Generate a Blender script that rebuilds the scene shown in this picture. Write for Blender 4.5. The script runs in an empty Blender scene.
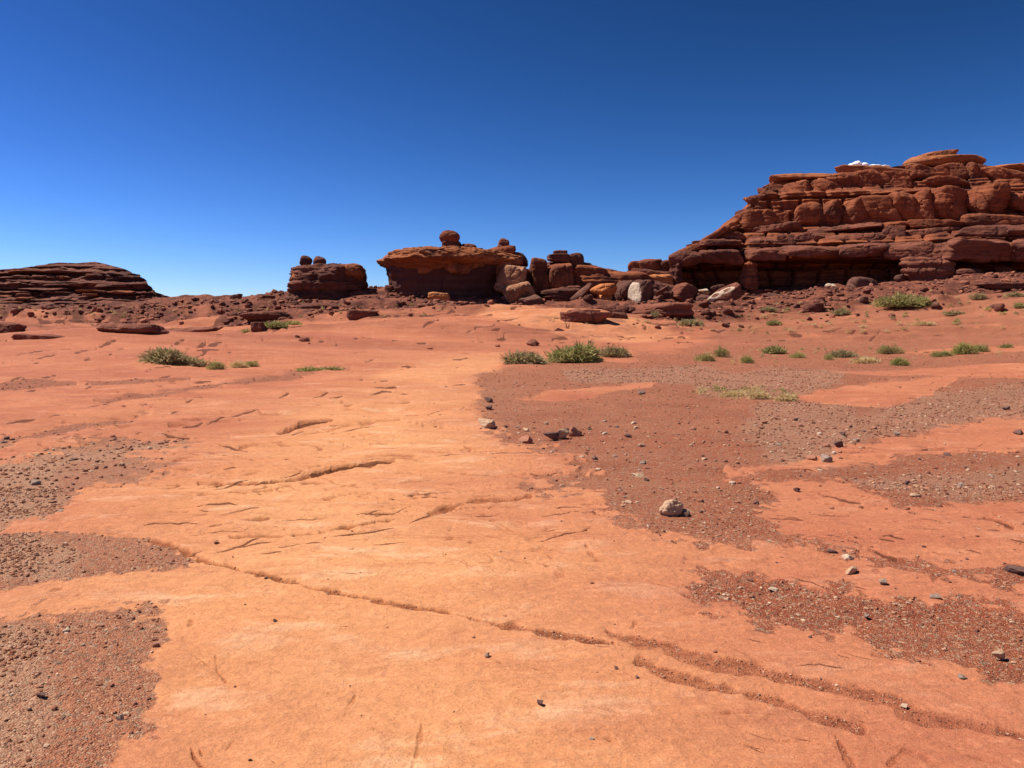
import bpy, math, random
import numpy as np

scene = bpy.context.scene
COL = scene.collection
R = math.radians

# ------------------------------------------------------------------ camera, sky, sun, exposure
F, HZ, CAMZ = 780.0, 330.0, 1.6
cam_d = bpy.data.cameras.new('camera')
cam = bpy.data.objects.new('camera', cam_d)
COL.objects.link(cam)
cam.location = (0, 0, CAMZ)
cam.rotation_euler = (R(90), 0, 0)
cam_d.sensor_width = 36.0
cam_d.lens = F / 1024 * 36
cam_d.shift_y = -(384 - HZ) / 1024
cam_d.clip_start = 0.05
cam_d.clip_end = 8000
scene.camera = cam

SUN_AZ, SUN_EL = R(-80), R(57)          # azimuth from +Y, negative = to the left
sd = (math.sin(SUN_AZ) * math.cos(SUN_EL), math.cos(SUN_AZ) * math.cos(SUN_EL), math.sin(SUN_EL))
w = bpy.data.worlds.new('World')
scene.world = w
w.use_nodes = True
wn, wl = w.node_tree.nodes, w.node_tree.links
wn.clear()
sky = wn.new('ShaderNodeTexSky')
sky.sky_type = 'NISHITA'
sky.sun_disc = False
sky.sun_elevation = SUN_EL
sky.sun_rotation = SUN_AZ
sky.altitude = 1500
sky.air_density = 1.0
sky.dust_density = 0.25
sky.ozone_density = 3.0
sepc = wn.new('ShaderNodeSeparateColor'); comb = wn.new('ShaderNodeCombineColor')
wl.new(sky.outputs[0], sepc.inputs[0])
for k_, (pw, gn, cap) in enumerate([(2.30, 0.076, 5.5), (1.98, 0.124, 7.5), (2.30, 0.083, 9.5)]):     # deep polarised blue of a dry desert sky
    a_ = wn.new('ShaderNodeMath'); a_.operation = 'POWER'; a_.inputs[1].default_value = pw
    m_ = wn.new('ShaderNodeMath'); m_.operation = 'MULTIPLY'; m_.inputs[1].default_value = gn
    c_ = wn.new('ShaderNodeMath'); c_.operation = 'MINIMUM'; c_.inputs[1].default_value = cap
    wl.new(sepc.outputs[k_], a_.inputs[0]); wl.new(a_.outputs[0], m_.inputs[0]); wl.new(m_.outputs[0], c_.inputs[0])
    wl.new(c_.outputs[0], comb.inputs[k_])
bg = wn.new('ShaderNodeBackground'); bg.inputs[1].default_value = 0.088
wo = wn.new('ShaderNodeOutputWorld')
wl.new(comb.outputs[0], bg.inputs[0]); wl.new(bg.outputs[0], wo.inputs[0])

sun_d = bpy.data.lights.new('sun', 'SUN')
sun_d.energy = 4.6
sun_d.angle = R(0.5)
sun_d.color = (1.0, 0.95, 0.87)
sun = bpy.data.objects.new('sun', sun_d)
COL.objects.link(sun)
from mathutils import Vector
sun.rotation_euler = Vector(sd).to_track_quat('Z', 'Y').to_euler()
sun.location = (0, 0, 50)

vs = scene.view_settings
vs.view_transform = 'Standard'
try: vs.look = 'None'
except Exception: pass
vs.exposure = 0.58
vs.gamma = 1.0
vs.use_curve_mapping = False

# ------------------------------------------------------------------ numpy noise
_rng = np.random.default_rng(7)
_P = np.concatenate([_rng.permutation(256)] * 3).astype(np.int32)
_ang = _rng.random(256) * 2 * np.pi
_G2 = np.stack([np.cos(_ang), np.sin(_ang)], 1)
_g3 = _rng.normal(size=(256, 3)); _G3 = _g3 / np.linalg.norm(_g3, axis=1)[:, None]

def fade(t): return t * t * t * (t * (t * 6 - 15) + 10)

def pn2(x, y, s=0):
    x = x + s * 17.31; y = y + s * 9.73
    xi = np.floor(x).astype(np.int64); yi = np.floor(y).astype(np.int64)
    fx = x - xi; fy = y - yi
    xi &= 255; yi &= 255
    def g(a, b, dx, dy):
        h = _P[_P[(xi + a) & 255] + ((yi + b) & 255)]
        return _G2[h, 0] * dx + _G2[h, 1] * dy
    u, v = fade(fx), fade(fy)
    a = g(0, 0, fx, fy); b = g(1, 0, fx - 1, fy)
    c = g(0, 1, fx, fy - 1); d = g(1, 1, fx - 1, fy - 1)
    p = a + u * (b - a)
    return (p + v * (c + u * (d - c) - p)) * 1.5

def fb2(x, y, o=4, s=0, gain=0.5):
    r = 0; a = 1.0; t = 0
    for i in range(o):
        r = r + a * pn2(x * 2 ** i, y * 2 ** i, s + i * 3); t += a; a *= gain
    return r / t * 1.4

def pn3(x, y, z, s=0):
    x = x + s * 7.13; y = y + s * 3.37; z = z + s * 5.91
    xi = np.floor(x).astype(np.int64); yi = np.floor(y).astype(np.int64); zi = np.floor(z).astype(np.int64)
    fx = x - xi; fy = y - yi; fz = z - zi
    xi &= 255; yi &= 255; zi &= 255
    u, v, w_ = fade(fx), fade(fy), fade(fz)
    def g(a, b, c):
        h = _P[_P[_P[(xi + a) & 255] + ((yi + b) & 255)] + ((zi + c) & 255)]
        q = _G3[h]
        return q[..., 0] * (fx - a) + q[..., 1] * (fy - b) + q[..., 2] * (fz - c)
    def lp(a, b, t): return a + t * (b - a)
    return 1.5 * lp(lp(lp(g(0, 0, 0), g(1, 0, 0), u), lp(g(0, 1, 0), g(1, 1, 0), u), v),
                    lp(lp(g(0, 0, 1), g(1, 0, 1), u), lp(g(0, 1, 1), g(1, 1, 1), u), v), w_)

def fb3(p, o=4, s=0, gain=0.5):
    r = 0; a = 1.0; t = 0
    for i in range(o):
        k = 2 ** i
        r = r + a * pn3(p[..., 0] * k, p[..., 1] * k, p[..., 2] * k, s + i * 3); t += a; a *= gain
    return r / t * 1.4

def sstep(a, b, x):
    t = np.clip((x - a) / (b - a), 0, 1)
    return t * t * (3 - 2 * t)

def terrace(x, k, sharp=0.75):
    y = x * k; f = np.floor(y); t = y - f
    return (f + sstep(sharp, 1.0, t) + 0.12 * t) / k

# ------------------------------------------------------------------ object helpers
def tag(o, label=None, cat=None, group=None, kind=None):
    if label: o['label'] = label
    if cat: o['category'] = cat
    if group: o['group'] = group
    if kind: o['kind'] = kind
    return o

def empty(name, loc=(0, 0, 0)):
    o = bpy.data.objects.new(name, None)
    o.empty_display_size = 0.2
    COL.objects.link(o); o.location = loc
    return o

def mesh_from(name, verts, faces, attrs=None, smooth=True):
    """faces: (n,k) int array, all the same k"""
    faces = np.asarray(faces, dtype=np.int32)
    verts = np.asarray(verts, dtype=np.float32)
    me = bpy.data.meshes.new(name)
    n, k = faces.shape
    me.vertices.add(len(verts)); me.vertices.foreach_set('co', verts.ravel())
    me.loops.add(n * k); me.loops.foreach_set('vertex_index', faces.ravel())
    me.polygons.add(n)
    me.polygons.foreach_set('loop_start', np.arange(0, n * k, k, dtype=np.int32))
    me.polygons.foreach_set('use_smooth', np.full(n, smooth, dtype=bool))
    me.update(calc_edges=True)
    if attrs:
        for an, av in attrs.items():
            a = me.attributes.new(an, 'FLOAT', 'POINT')
            a.data.foreach_set('value', np.asarray(av, dtype=np.float32).ravel())
    return me

def obj(name, me, mat, parent=None, loc=None):
    o = bpy.data.objects.new(name, me)
    COL.objects.link(o)
    if mat is not None and not me.materials: me.materials.append(mat)
    if parent is not None: o.parent = parent
    if loc is not None: o.location = loc
    return o

def grid_faces(nr, nc, wrap=False):
    r = np.arange(nr - 1)[:, None]; c = np.arange(nc if wrap else nc - 1)[None, :]
    c2 = (c + 1) % nc
    a = r * nc + c; b = r * nc + c2; d = (r + 1) * nc + c; e = (r + 1) * nc + c2
    return np.stack([a, b, e, d], -1).reshape(-1, 4)

# ------------------------------------------------------------------ materials
def newmat(name):
    m = bpy.data.materials.new(name); m.use_nodes = True
    nt = m.node_tree; b = nt.nodes['Principled BSDF']
    b.inputs['Roughness'].default_value = 0.92
    b.inputs['Specular IOR Level'].default_value = 0.15
    return m, nt, b

class NT:
    def __init__(s, nt): s.nt = nt; s.n = nt.nodes; s.l = nt.links
    def put(s, sock, v):
        if hasattr(v, 'is_output'): s.l.new(v, sock)
        elif isinstance(v, (tuple, list)):
            sock.default_value = (*v, 1.0) if len(v) == 3 and len(sock.default_value) == 4 else v
        else: sock.default_value = v
    def pos(s): return s.n.new('ShaderNodeNewGeometry').outputs['Position']
    def objc(s): return s.n.new('ShaderNodeTexCoord').outputs['Object']
    def attr(s, nm):
        a = s.n.new('ShaderNodeAttribute'); a.attribute_name = nm; return a.outputs['Fac']
    def mapp(s, v, sc, loc=(0, 0, 0)):
        m = s.n.new('ShaderNodeMapping'); s.l.new(v, m.inputs[0]); m.inputs['Scale'].default_value = sc; m.inputs['Location'].default_value = loc
        return m.outputs[0]
    def noise(s, v, sc, det=4, rough=0.55, dist=0.0):
        n = s.n.new('ShaderNodeTexNoise'); s.l.new(v, n.inputs['Vector'])
        n.inputs['Scale'].default_value = sc; n.inputs['Detail'].default_value = det
        n.inputs['Roughness'].default_value = rough; n.inputs['Distortion'].default_value = dist
        return n.outputs['Fac']
    def vor(s, v, sc, out='Distance', feat='F1'):
        n = s.n.new('ShaderNodeTexVoronoi'); s.l.new(v, n.inputs['Vector']); n.inputs['Scale'].default_value = sc
        n.feature = feat
        return n.outputs[out]
    def ramp(s, f, a, b, lo=0.0, hi=1.0):
        m = s.n.new('ShaderNodeMapRange'); m.interpolation_type = 'SMOOTHSTEP'
        s.put(m.inputs['Value'], f); m.inputs['From Min'].default_value = a; m.inputs['From Max'].default_value = b
        m.inputs['To Min'].default_value = lo; m.inputs['To Max'].default_value = hi
        return m.outputs[0]
    def mix(s, f, a, b, mode='MIX'):
        m = s.n.new('ShaderNodeMix'); m.data_type = 'RGBA'; m.blend_type = mode
        s.put(m.inputs[0], f); s.put(m.inputs[6], a); s.put(m.inputs[7], b)
        return m.outputs[2]
    def math(s, op, a, b=0.0):
        m = s.n.new('ShaderNodeMath'); m.operation = op
        s.put(m.inputs[0], a); s.put(m.inputs[1], b)
        return m.outputs[0]
    def sep(s, v):
        m = s.n.new('ShaderNodeSeparateColor'); s.l.new(v, m.inputs[0]); return m.outputs
    def bump(s, h, st, dist, nrm=None):
        b = s.n.new('ShaderNodeBump'); s.put(b.inputs['Height'], h)
        s.put(b.inputs['Strength'], st); b.inputs['Distance'].default_value = dist
        if nrm is not None: s.l.new(nrm, b.inputs['Normal'])
        return b.outputs[0]

def sandstone(name, base, light, dark, band=1.0, varnish=0.5, rough_scale=1.0, objspace=False, bump=0.6, pale=(0.52, 0.38, 0.27)):
    m, nt, b = newmat(name); t = NT(nt)
    p = t.objc() if objspace else t.pos()
    warp = t.noise(p, 0.25 * rough_scale, 3)
    bands = t.noise(t.mapp(p, (0.06 * rough_scale, 0.06 * rough_scale, 1.3 * band)), 1.0, 5, 0.65, 0.4)
    big = t.noise(p, 0.22 * rough_scale, 5, 0.6)
    fine = t.noise(p, 3.2 * rough_scale, 6, 0.7)
    streak = t.noise(t.mapp(p, (1.1 * rough_scale, 1.1 * rough_scale, 0.12 * rough_scale)), 1.0, 4, 0.6)
    c = t.mix(t.ramp(bands, 0.40, 0.62), base, light)
    c = t.mix(t.math('MULTIPLY', t.ramp(big, 0.46, 0.66), varnish), c, dark)
    c = t.mix(t.math('MULTIPLY', t.ramp(streak, 0.52, 0.68), varnish * 0.7), c, dark)
    c = t.mix(t.ramp(fine, 0.25, 0.75, 0.0, 0.55), c, t.mix(0.5, c, light))
    pn = t.math('ADD', t.attr('pale'), t.math('MULTIPLY', t.math('SUBTRACT', fine, 0.5), 0.9))
    pm = t.math('MULTIPLY', t.ramp(pn, 0.35, 0.75), t.ramp(t.attr('pale'), 0.02, 0.2))
    c = t.mix(pm, c, pale)
    t.l.new(c, b.inputs['Base Color'])
    h = t.math('ADD', t.math('MULTIPLY', bands, 0.9), t.math('ADD', t.math('MULTIPLY', fine, 0.5), t.math('MULTIPLY', warp, 0.3)))
    t.l.new(t.bump(h, bump, 0.35 / rough_scale), b.inputs['Normal'])
    return m

M = {}
M['mesa'] = sandstone('red_sandstone', (0.185, 0.050, 0.023), (0.30, 0.090, 0.038), (0.060, 0.020, 0.015), 1.0, 0.85)
M['lower'] = sandstone('purple_red_sandstone', (0.165, 0.052, 0.030), (0.245, 0.085, 0.050), (0.060, 0.022, 0.018), 1.2, 0.7)
M['dark'] = sandstone('dark_sandstone', (0.120, 0.040, 0.026), (0.200, 0.070, 0.044), (0.045, 0.018, 0.015), 1.6, 0.75)
M['shade'] = sandstone('shade_dark_sandstone', (0.105, 0.038, 0.028), (0.155, 0.056, 0.038), (0.050, 0.021, 0.018), 1.0, 0.7)  # sandstone colour darkened to carry the shade under the overhang
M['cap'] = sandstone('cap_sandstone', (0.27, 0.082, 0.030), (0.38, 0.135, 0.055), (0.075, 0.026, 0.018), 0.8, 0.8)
M['orange'] = sandstone('orange_sandstone', (0.48, 0.155, 0.050), (0.60, 0.24, 0.095), (0.20, 0.055, 0.028), 1.0, 0.5)
M['tan'] = sandstone('tan_boulder_stone', (0.34, 0.140, 0.062), (0.46, 0.22, 0.115), (0.15, 0.055, 0.032), 0.8, 0.6)
M['brown'] = sandstone('brown_boulder_stone', (0.135, 0.055, 0.038), (0.20, 0.085, 0.056), (0.065, 0.028, 0.022), 0.9, 0.6)
M['redb'] = sandstone('red_boulder_stone', (0.19, 0.058, 0.033), (0.27, 0.095, 0.056), (0.085, 0.030, 0.022), 1.0, 0.6)
def stone(name, base, light, dark): return sandstone(name, base, light, dark, 6, 0.4, 18.0, True, 0.5)
M['s_tan'] = stone('tan_stone', (0.42, 0.25, 0.15), (0.55, 0.36, 0.23), (0.25, 0.12, 0.07))
M['s_red'] = stone('red_stone', (0.30, 0.12, 0.075), (0.40, 0.18, 0.11), (0.17, 0.06, 0.04))
M['s_dark'] = stone('dark_stone', (0.12, 0.06, 0.05), (0.18, 0.10, 0.08), (0.07, 0.035, 0.03))
M['s_grey'] = stone('grey_stone', (0.25, 0.165, 0.125), (0.36, 0.25, 0.19), (0.14, 0.085, 0.065))
M['s_pale'] = stone('pale_stone', (0.50, 0.34, 0.225), (0.62, 0.46, 0.33), (0.32, 0.18, 0.11))

def leafmat(name, a, b_, c_):
    m, nt, b = newmat(name); t = NT(nt)
    c = t.mix(t.ramp(t.noise(t.objc(), 3.0, 2), 0.35, 0.65), a, b_)
    c = t.mix(t.ramp(t.attr('dry'), 0.0, 1.0), c, c_)
    t.l.new(c, b.inputs['Base Color'])
    b.inputs['Roughness'].default_value = 0.8
    tr = nt.nodes.new('ShaderNodeBsdfTranslucent'); mx = nt.nodes.new('ShaderNodeMixShader'); mx.inputs[0].default_value = 0.4
    nt.links.new(c, tr.inputs[0]); nt.links.new(b.outputs[0], mx.inputs[1]); nt.links.new(tr.outputs[0], mx.inputs[2])
    nt.links.new(mx.outputs[0], nt.nodes['Material Output'].inputs[0])
    return m
M['green'] = leafmat('green_foliage', (0.25, 0.25, 0.07), (0.36, 0.33, 0.11), (0.52, 0.40, 0.19))
M['sage'] = leafmat('sage_foliage', (0.29, 0.25, 0.11), (0.39, 0.32, 0.155), (0.52, 0.36, 0.19))
M['dry'] = leafmat('dry_grass', (0.56, 0.41, 0.16), (0.68, 0.51, 0.24), (0.72, 0.54, 0.30))
M['lime'] = leafmat('bright_foliage', (0.30, 0.315, 0.08), (0.41, 0.38, 0.12), (0.50, 0.39, 0.17))
M['twig'] = leafmat('twig', (0.12, 0.075, 0.05), (0.17, 0.11, 0.07), (0.2, 0.13, 0.08))

def ground_material():
    m, nt, b = newmat('desert_ground'); t = NT(nt)
    p = t.pos()
    zone, grav, grey, sand, talus = (t.attr(x) for x in ('zone', 'gravel', 'grey', 'sand', 'talus'))
    pa = t.mapp(p, (0.5, 1.0, 1.0))
    n1 = t.noise(pa, 0.45, 5, 0.6, 0.6)
    n2 = t.noise(pa, 2.4, 7, 0.68, 0.3)
    n3 = t.noise(p, 16.0, 7, 0.7, 0.4)
    n4 = t.noise(t.mapp(p, (0.35, 1.6, 1.0)), 1.6, 7, 0.68, 0.6)
    n5 = t.noise(t.mapp(p, (2.2, 0.7, 1.0)), 4.0, 6, 0.7, 0.3)
    n6 = t.noise(t.mapp(p, (0.25, 1.0, 1.0)), 7.0, 5, 0.7, 0.3)
    grav = t.ramp(t.math('ADD', grav, t.math('ADD', t.math('MULTIPLY', t.math('SUBTRACT', n3, 0.5), 0.9), t.math('MULTIPLY', t.math('SUBTRACT', n2, 0.5), 0.8))), 0.42, 0.58)
    rock = t.mix(zone, (0.53, 0.182, 0.090), (0.74, 0.332, 0.142))
    rock = t.mix(t.ramp(n1, 0.42, 0.62, 0, 0.5), rock, t.mix(zone, (0.42, 0.120, 0.062), (0.64, 0.245, 0.098)))
    rock = t.mix(t.ramp(n2, 0.52, 0.66, 0, 0.75), rock, t.mix(zone, (0.60, 0.245, 0.140), (0.80, 0.45, 0.245)))
    rock = t.mix(t.ramp(n4, 0.53, 0.66, 0, 0.5), rock, t.mix(zone, (0.34, 0.105, 0.060), (0.56, 0.205, 0.088)))
    rock = t.mix(t.ramp(n5, 0.56, 0.68, 0, 0.5), rock, t.mix(zone, (0.36, 0.130, 0.080), (0.55, 0.235, 0.120)))
    rock = t.mix(t.ramp(n6, 0.57, 0.70, 0, 0.4), rock, t.mix(zone, (0.30, 0.088, 0.050), (0.52, 0.175, 0.068)))
    rock = t.mix(t.ramp(n3, 0.40, 0.62, 0.35, 0.0), rock, t.mix(0.5, rock, (0.20, 0.07, 0.035)))
    rock = t.mix(t.ramp(n3, 0.55, 0.72, 0.0, 0.35), rock, t.mix(0.6, rock, (0.80, 0.46, 0.25)))
    n7 = t.noise(t.mapp(p, (0.3, 1.0, 1.0)), 0.16, 7, 0.7, 0.5)
    rock = t.mix(t.ramp(n7, 0.50, 0.64, 0, 0.5), rock, t.mix(zone, (0.34, 0.095, 0.055), (0.60, 0.235, 0.105)))
    n8 = t.noise(p, 75.0, 5, 0.75)
    rock = t.mix(t.ramp(n8, 0.36, 0.50, 0.45, 0.0), rock, t.mix(0.6, rock, (0.18, 0.05, 0.02)))
    rock = t.mix(t.ramp(n8, 0.56, 0.66, 0.0, 0.35), rock, t.mix(0.5, rock, (0.85, 0.52, 0.30)))
    pits = t.ramp(t.vor(p, 26.0, 'Distance'), 0.10, 0.05)
    pits = t.math('MULTIPLY', pits, t.ramp(n5, 0.50, 0.56))
    rock = t.mix(t.math('MULTIPLY', pits, 0.8), rock, (0.20, 0.062, 0.028))
    # soil and gravel
    vc = t.sep(t.vor(p, 110.0, 'Color'))
    vc2 = t.sep(t.vor(p, 48.0, 'Color'))
    vd = t.vor(p, 110.0, 'Distance')
    soil = t.mix(t.ramp(n2, 0.38, 0.62), (0.285, 0.064, 0.028), (0.38, 0.094, 0.042))
    soil = t.mix(t.ramp(n1, 0.4, 0.65, 0, 0.5), soil, (0.41, 0.120, 0.056))
    soil = t.mix(t.math('MULTIPLY', zone, 0.85), soil, (0.50, 0.215, 0.115))
    soil = t.mix(t.ramp(n3, 0.38, 0.62, 0.35, 0.0), soil, (0.20, 0.062, 0.034))
    peb = t.mix(vc[0], (0.20, 0.080, 0.048), (0.62, 0.36, 0.21))
    soilp = t.mix(t.math('MULTIPLY', t.ramp(vc[1], 0.70, 0.75), 0.8), soil, peb)
    peb2 = t.mix(vc2[0], (0.15, 0.075, 0.05), (0.52, 0.32, 0.20))
    soilp = t.mix(t.math('MULTIPLY', t.ramp(vc2[2], 0.86, 0.88), 0.85), soilp, peb2)
    greyc = t.mix(vc[2], (0.22, 0.095, 0.058), (0.54, 0.30, 0.185))
    greyc = t.mix(zone, greyc, t.mix(vc[2], (0.30, 0.145, 0.085), (0.68, 0.41, 0.25)))
    soilp = t.mix(t.math('MULTIPLY', grey, t.ramp(vc[1], 0.15, 0.40, 0.2, 0.75)), soilp, greyc)
    c = t.mix(grav, rock, soilp)
    tal = t.mix(t.ramp(t.noise(p, 0.9, 7, 0.75), 0.38, 0.62), (0.105, 0.035, 0.023), (0.26, 0.082, 0.045))
    tal = t.mix(t.ramp(t.noise(p, 3.5, 5, 0.7), 0.52, 0.62, 0, 0.7), tal, (0.085, 0.032, 0.024))
    tal = t.mix(t.ramp(t.noise(p, 2.5, 6, 0.75, 0.5), 0.58, 0.66, 0, 0.6), tal, (0.30, 0.125, 0.075))
    c = t.mix(talus, c, tal)
    c = t.mix(sand, c, t.mix(t.ramp(n3, 0.4, 0.6), t.mix(zone, (0.24, 0.062, 0.030), (0.26, 0.078, 0.028)), t.mix(zone, (0.36, 0.110, 0.055), (0.46, 0.160, 0.058))))
    cv = t.ramp(t.math('ADD', t.attr('crevice_shade'), t.math('MULTIPLY', t.math('SUBTRACT', n3, 0.5), 0.5)), 0.50, 0.62, 0, 0.85)
    c = t.mix(cv, c, t.mix(zone, (0.115, 0.036, 0.020), (0.120, 0.036, 0.013)))  # dark crack fill, with the shade of the lips put into the colour
    t.l.new(c, b.inputs['Base Color'])
    hr = t.math('ADD', t.math('MULTIPLY', n2, 1.0), t.math('ADD', t.math('MULTIPLY', n3, 0.45), t.math('MULTIPLY', n6, 0.3)))
    nb = t.bump(hr, 0.5, 0.12)
    st_ = t.math('ADD', t.math('SNAP', n2, 0.055), t.math('SNAP', n4, 0.045))
    nb = t.bump(t.math('MULTIPLY', st_, t.math('SUBTRACT', 1.0, grav)), 0.55, 0.10, nb)
    nb = t.bump(n8, 0.5, 0.008, nb)
    gb = t.math('MULTIPLY', t.math('SUBTRACT', 1.0, vd), t.math('ADD', grav, t.math('MULTIPLY', sand, 0.6)))
    nb = t.bump(gb, 0.9, 0.012, nb)
    t.l.new(nb, b.inputs['Normal'])
    return m
M['ground'] = ground_material()

# ------------------------------------------------------------------ terrain
Yk = np.array([0.5, 2, 5, 10, 15, 20, 26, 38, 55, 75, 95, 115, 150, 220, 400, 3000.])
def zrow(vs_):      # v at Y = 20,26,38,55,75,95,115 ; then heights further out
    z = [0, 0, 0, 0, 0.02]
    for Y, v in zip((20, 26, 38, 55, 75, 95, 115), vs_[:7]): z.append(CAMZ - (v - HZ) * Y / F)
    return z + list(vs_[7:])
cols = {
    -700: zrow((390, 372, 348, 333, 322, 314, 308, 4.5, 2, -4, -6)),
    0:    zrow((390, 372, 347, 334, 322, 313, 308, 4.5, 2, -4, -6)),
    150:  zrow((390, 372, 349, 333, 320, 309, 304, 5.0, 2, -4, -6)),
    210:  zrow((390, 373, 352, 333, 317, 303.5, 302, 5.0, 2, -4, -6)),
    290:  zrow((390, 374, 353, 331, 312, 296, 295, 5.5, 2, -4, -6)),
    380:  zrow((391, 374, 353, 330, 310, 295, 294, 5.5, 2, -4, -6)),
    500:  zrow((392, 374, 352, 331, 311, 297, 294, 6.0, 3, -4, -6)),
    620:  zrow((391, 373, 353, 333, 316, 304, 297, 6.0, 3, -4, -6)),
    720:  zrow((391, 374, 354, 335, 316, 302, 294, 6.5, 3, -4, -6)),
    820:  zrow((391, 375, 355, 334, 312, 296, 288, 7.0, 3, -4, -6)),
    920:  zrow((391, 375, 354, 329, 301, 284, 279, 8.0, 3, -4, -6)),
    1024: zrow((390, 373, 350, 321, 287, 267, 262, 9.0, 3, -4, -6)),
    1700: zrow((388, 370, 345, 312, 278, 256, 250, 10.0, 3, -4, -6)),
}
cu = np.array(sorted(cols)); cz = np.array([cols[k] for k in sorted(cols)])
# dense smooth table in (t, logY)
TT = np.linspace(-2.4, 2.4, 481); LY = np.linspace(math.log(0.5), math.log(3000), 500)
tmp = np.array([np.interp(LY, np.log(Yk), r) for r in cz])
TAB = np.array([np.interp(TT, (cu - 512) / F, tmp[:, j]) for j in range(len(LY))]).T
def smooth(a, k, ax):
    ker = np.hanning(k + 2)[1:-1]; ker /= ker.sum()
    pad = [(0, 0), (0, 0)]; pad[ax] = (k // 2, k // 2)
    return np.apply_along_axis(lambda r: np.convolve(r, ker, 'valid'), ax, np.pad(a, pad, mode='edge'))
TAB = smooth(smooth(TAB, 19, 0), 21, 1)
def zbase(t, Y):
    i = np.clip((t + 2.4) / 4.8 * 480, 0, 479.999); j = np.clip((np.log(Y) - LY[0]) / (LY[-1] - LY[0]) * 499, 0, 498.999)
    i0 = i.astype(int); j0 = j.astype(int); a = i - i0; b = j - j0
    return (TAB[i0, j0] * (1 - a) + TAB[i0 + 1, j0] * a) * (1 - b) + (TAB[i0, j0 + 1] * (1 - a) + TAB[i0 + 1, j0 + 1] * a) * b

tc = np.concatenate([-np.geomspace(2.3, 0.71, 50), np.arange(-0.70, 0.7001, 0.00122), np.geomspace(0.71, 2.3, 50)])
yr = np.concatenate([np.geomspace(0.7, 2.35, 30), (CAMZ * F) / np.arange(CAMZ * F / 2.4, CAMZ * F / 46, -0.75),
                     np.geomspace(46.3, 130, 270), np.geomspace(133, 2800, 50)])
NR, NC = len(yr), len(tc)
T_, Y_ = np.meshgrid(tc, yr)
X_ = T_ * Y_
Z0 = zbase(T_, Y_)
U_ = 512 + F * T_; V_ = HZ + F * (CAMZ - Z0) / Y_

DY_ = 0.75 * Y_ ** 2 / 1248 * np.where(Y_ > 46, 46 / Y_ * 0.6, 1); DX_ = 0.00122 * Y_
_fb2 = fb2
def fb2(x, y, o=4, s=0, gain=0.5):
    """octaves finer than the mesh can carry fade out with distance"""
    if np.shape(x) != Y_.shape: return _fb2(x, y, o, s, gain)
    fy = np.abs(np.gradient(y, axis=0)); fx = np.abs(np.gradient(x, axis=1))
    r = 0; a = 1.0; t = 0
    for i in range(o):
        k = 2 ** i
        m = sstep(0.75, 0.35, fy * k) * sstep(0.75, 0.35, fx * k)
        r = r + a * m * pn2(x * k, y * k, s + i * 3); t += a; a *= gain
    return r / t * 1.4

def sdf_poly(poly, margin=40):
    """signed distance (pixels of the layout plan), negative inside"""
    P = np.array(poly, float)
    out = np.full(U_.shape, 1e3)
    box = (U_ > P[:, 0].min() - margin) & (U_ < P[:, 0].max() + margin) & (V_ > P[:, 1].min() - margin) & (V_ < P[:, 1].max() + margin)
    if not box.any(): return out
    x, y = U_[box], V_[box]
    d = np.full(x.shape, 1e9); ins = np.zeros(x.shape, bool)
    n = len(P)
    for i in range(n):
        a, c = P[i], P[(i + 1) % n]; e = c - a
        px, py = x - a[0], y - a[1]
        h = np.clip((px * e[0] + py * e[1]) / (e @ e + 1e-9), 0, 1)
        d = np.minimum(d, (px - h * e[0]) ** 2 + (py - h * e[1]) ** 2)
        cond = ((a[1] > y) != (c[1] > y))
        xi = a[0] + (y - a[1]) / (c[1] - a[1] + 1e-12) * e[0]
        ins ^= cond & (x < xi)
    out[box] = np.sqrt(d) * np.where(ins, -1, 1)
    return out

def line_d(pts, margin=25):
    P = np.array(pts, float)
    out = np.full(U_.shape, 1e3); sg = np.zeros(U_.shape)
    box = (U_ > P[:, 0].min() - margin) & (U_ < P[:, 0].max() + margin) & (V_ > P[:, 1].min() - margin) & (V_ < P[:, 1].max() + margin)
    x, y = U_[box], V_[box]
    d = np.full(x.shape, 1e9)
    for i in range(len(P) - 1):
        a, e = P[i], P[i + 1] - P[i]
        px, py = x - a[0], y - a[1]
        h = np.clip((px * e[0] + py * e[1]) / (e @ e + 1e-9), 0, 1)
        d = np.minimum(d, (px - h * e[0]) ** 2 + (py - h * e[1]) ** 2)
    out[box] = np.sqrt(d)
    return out

WN = fb2(X_ * 1.3 + 3, Y_ * 1.3, 5, 2) * 9 + fb2(X_ * 9, Y_ * 5, 3, 5) * 4       # ragged edges
WNF = fb2(X_ * 0.35, Y_ * 0.35, 5, 8) * 8
FR = fb2(X_ * 5, Y_ * 4, 4, 6) * 7 * np.clip(16 / Y_, 0.3, 1)
WRP = FR + np.where(Y_ < 14, WN, WNF * 0.6 + WN * 0.5)

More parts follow.
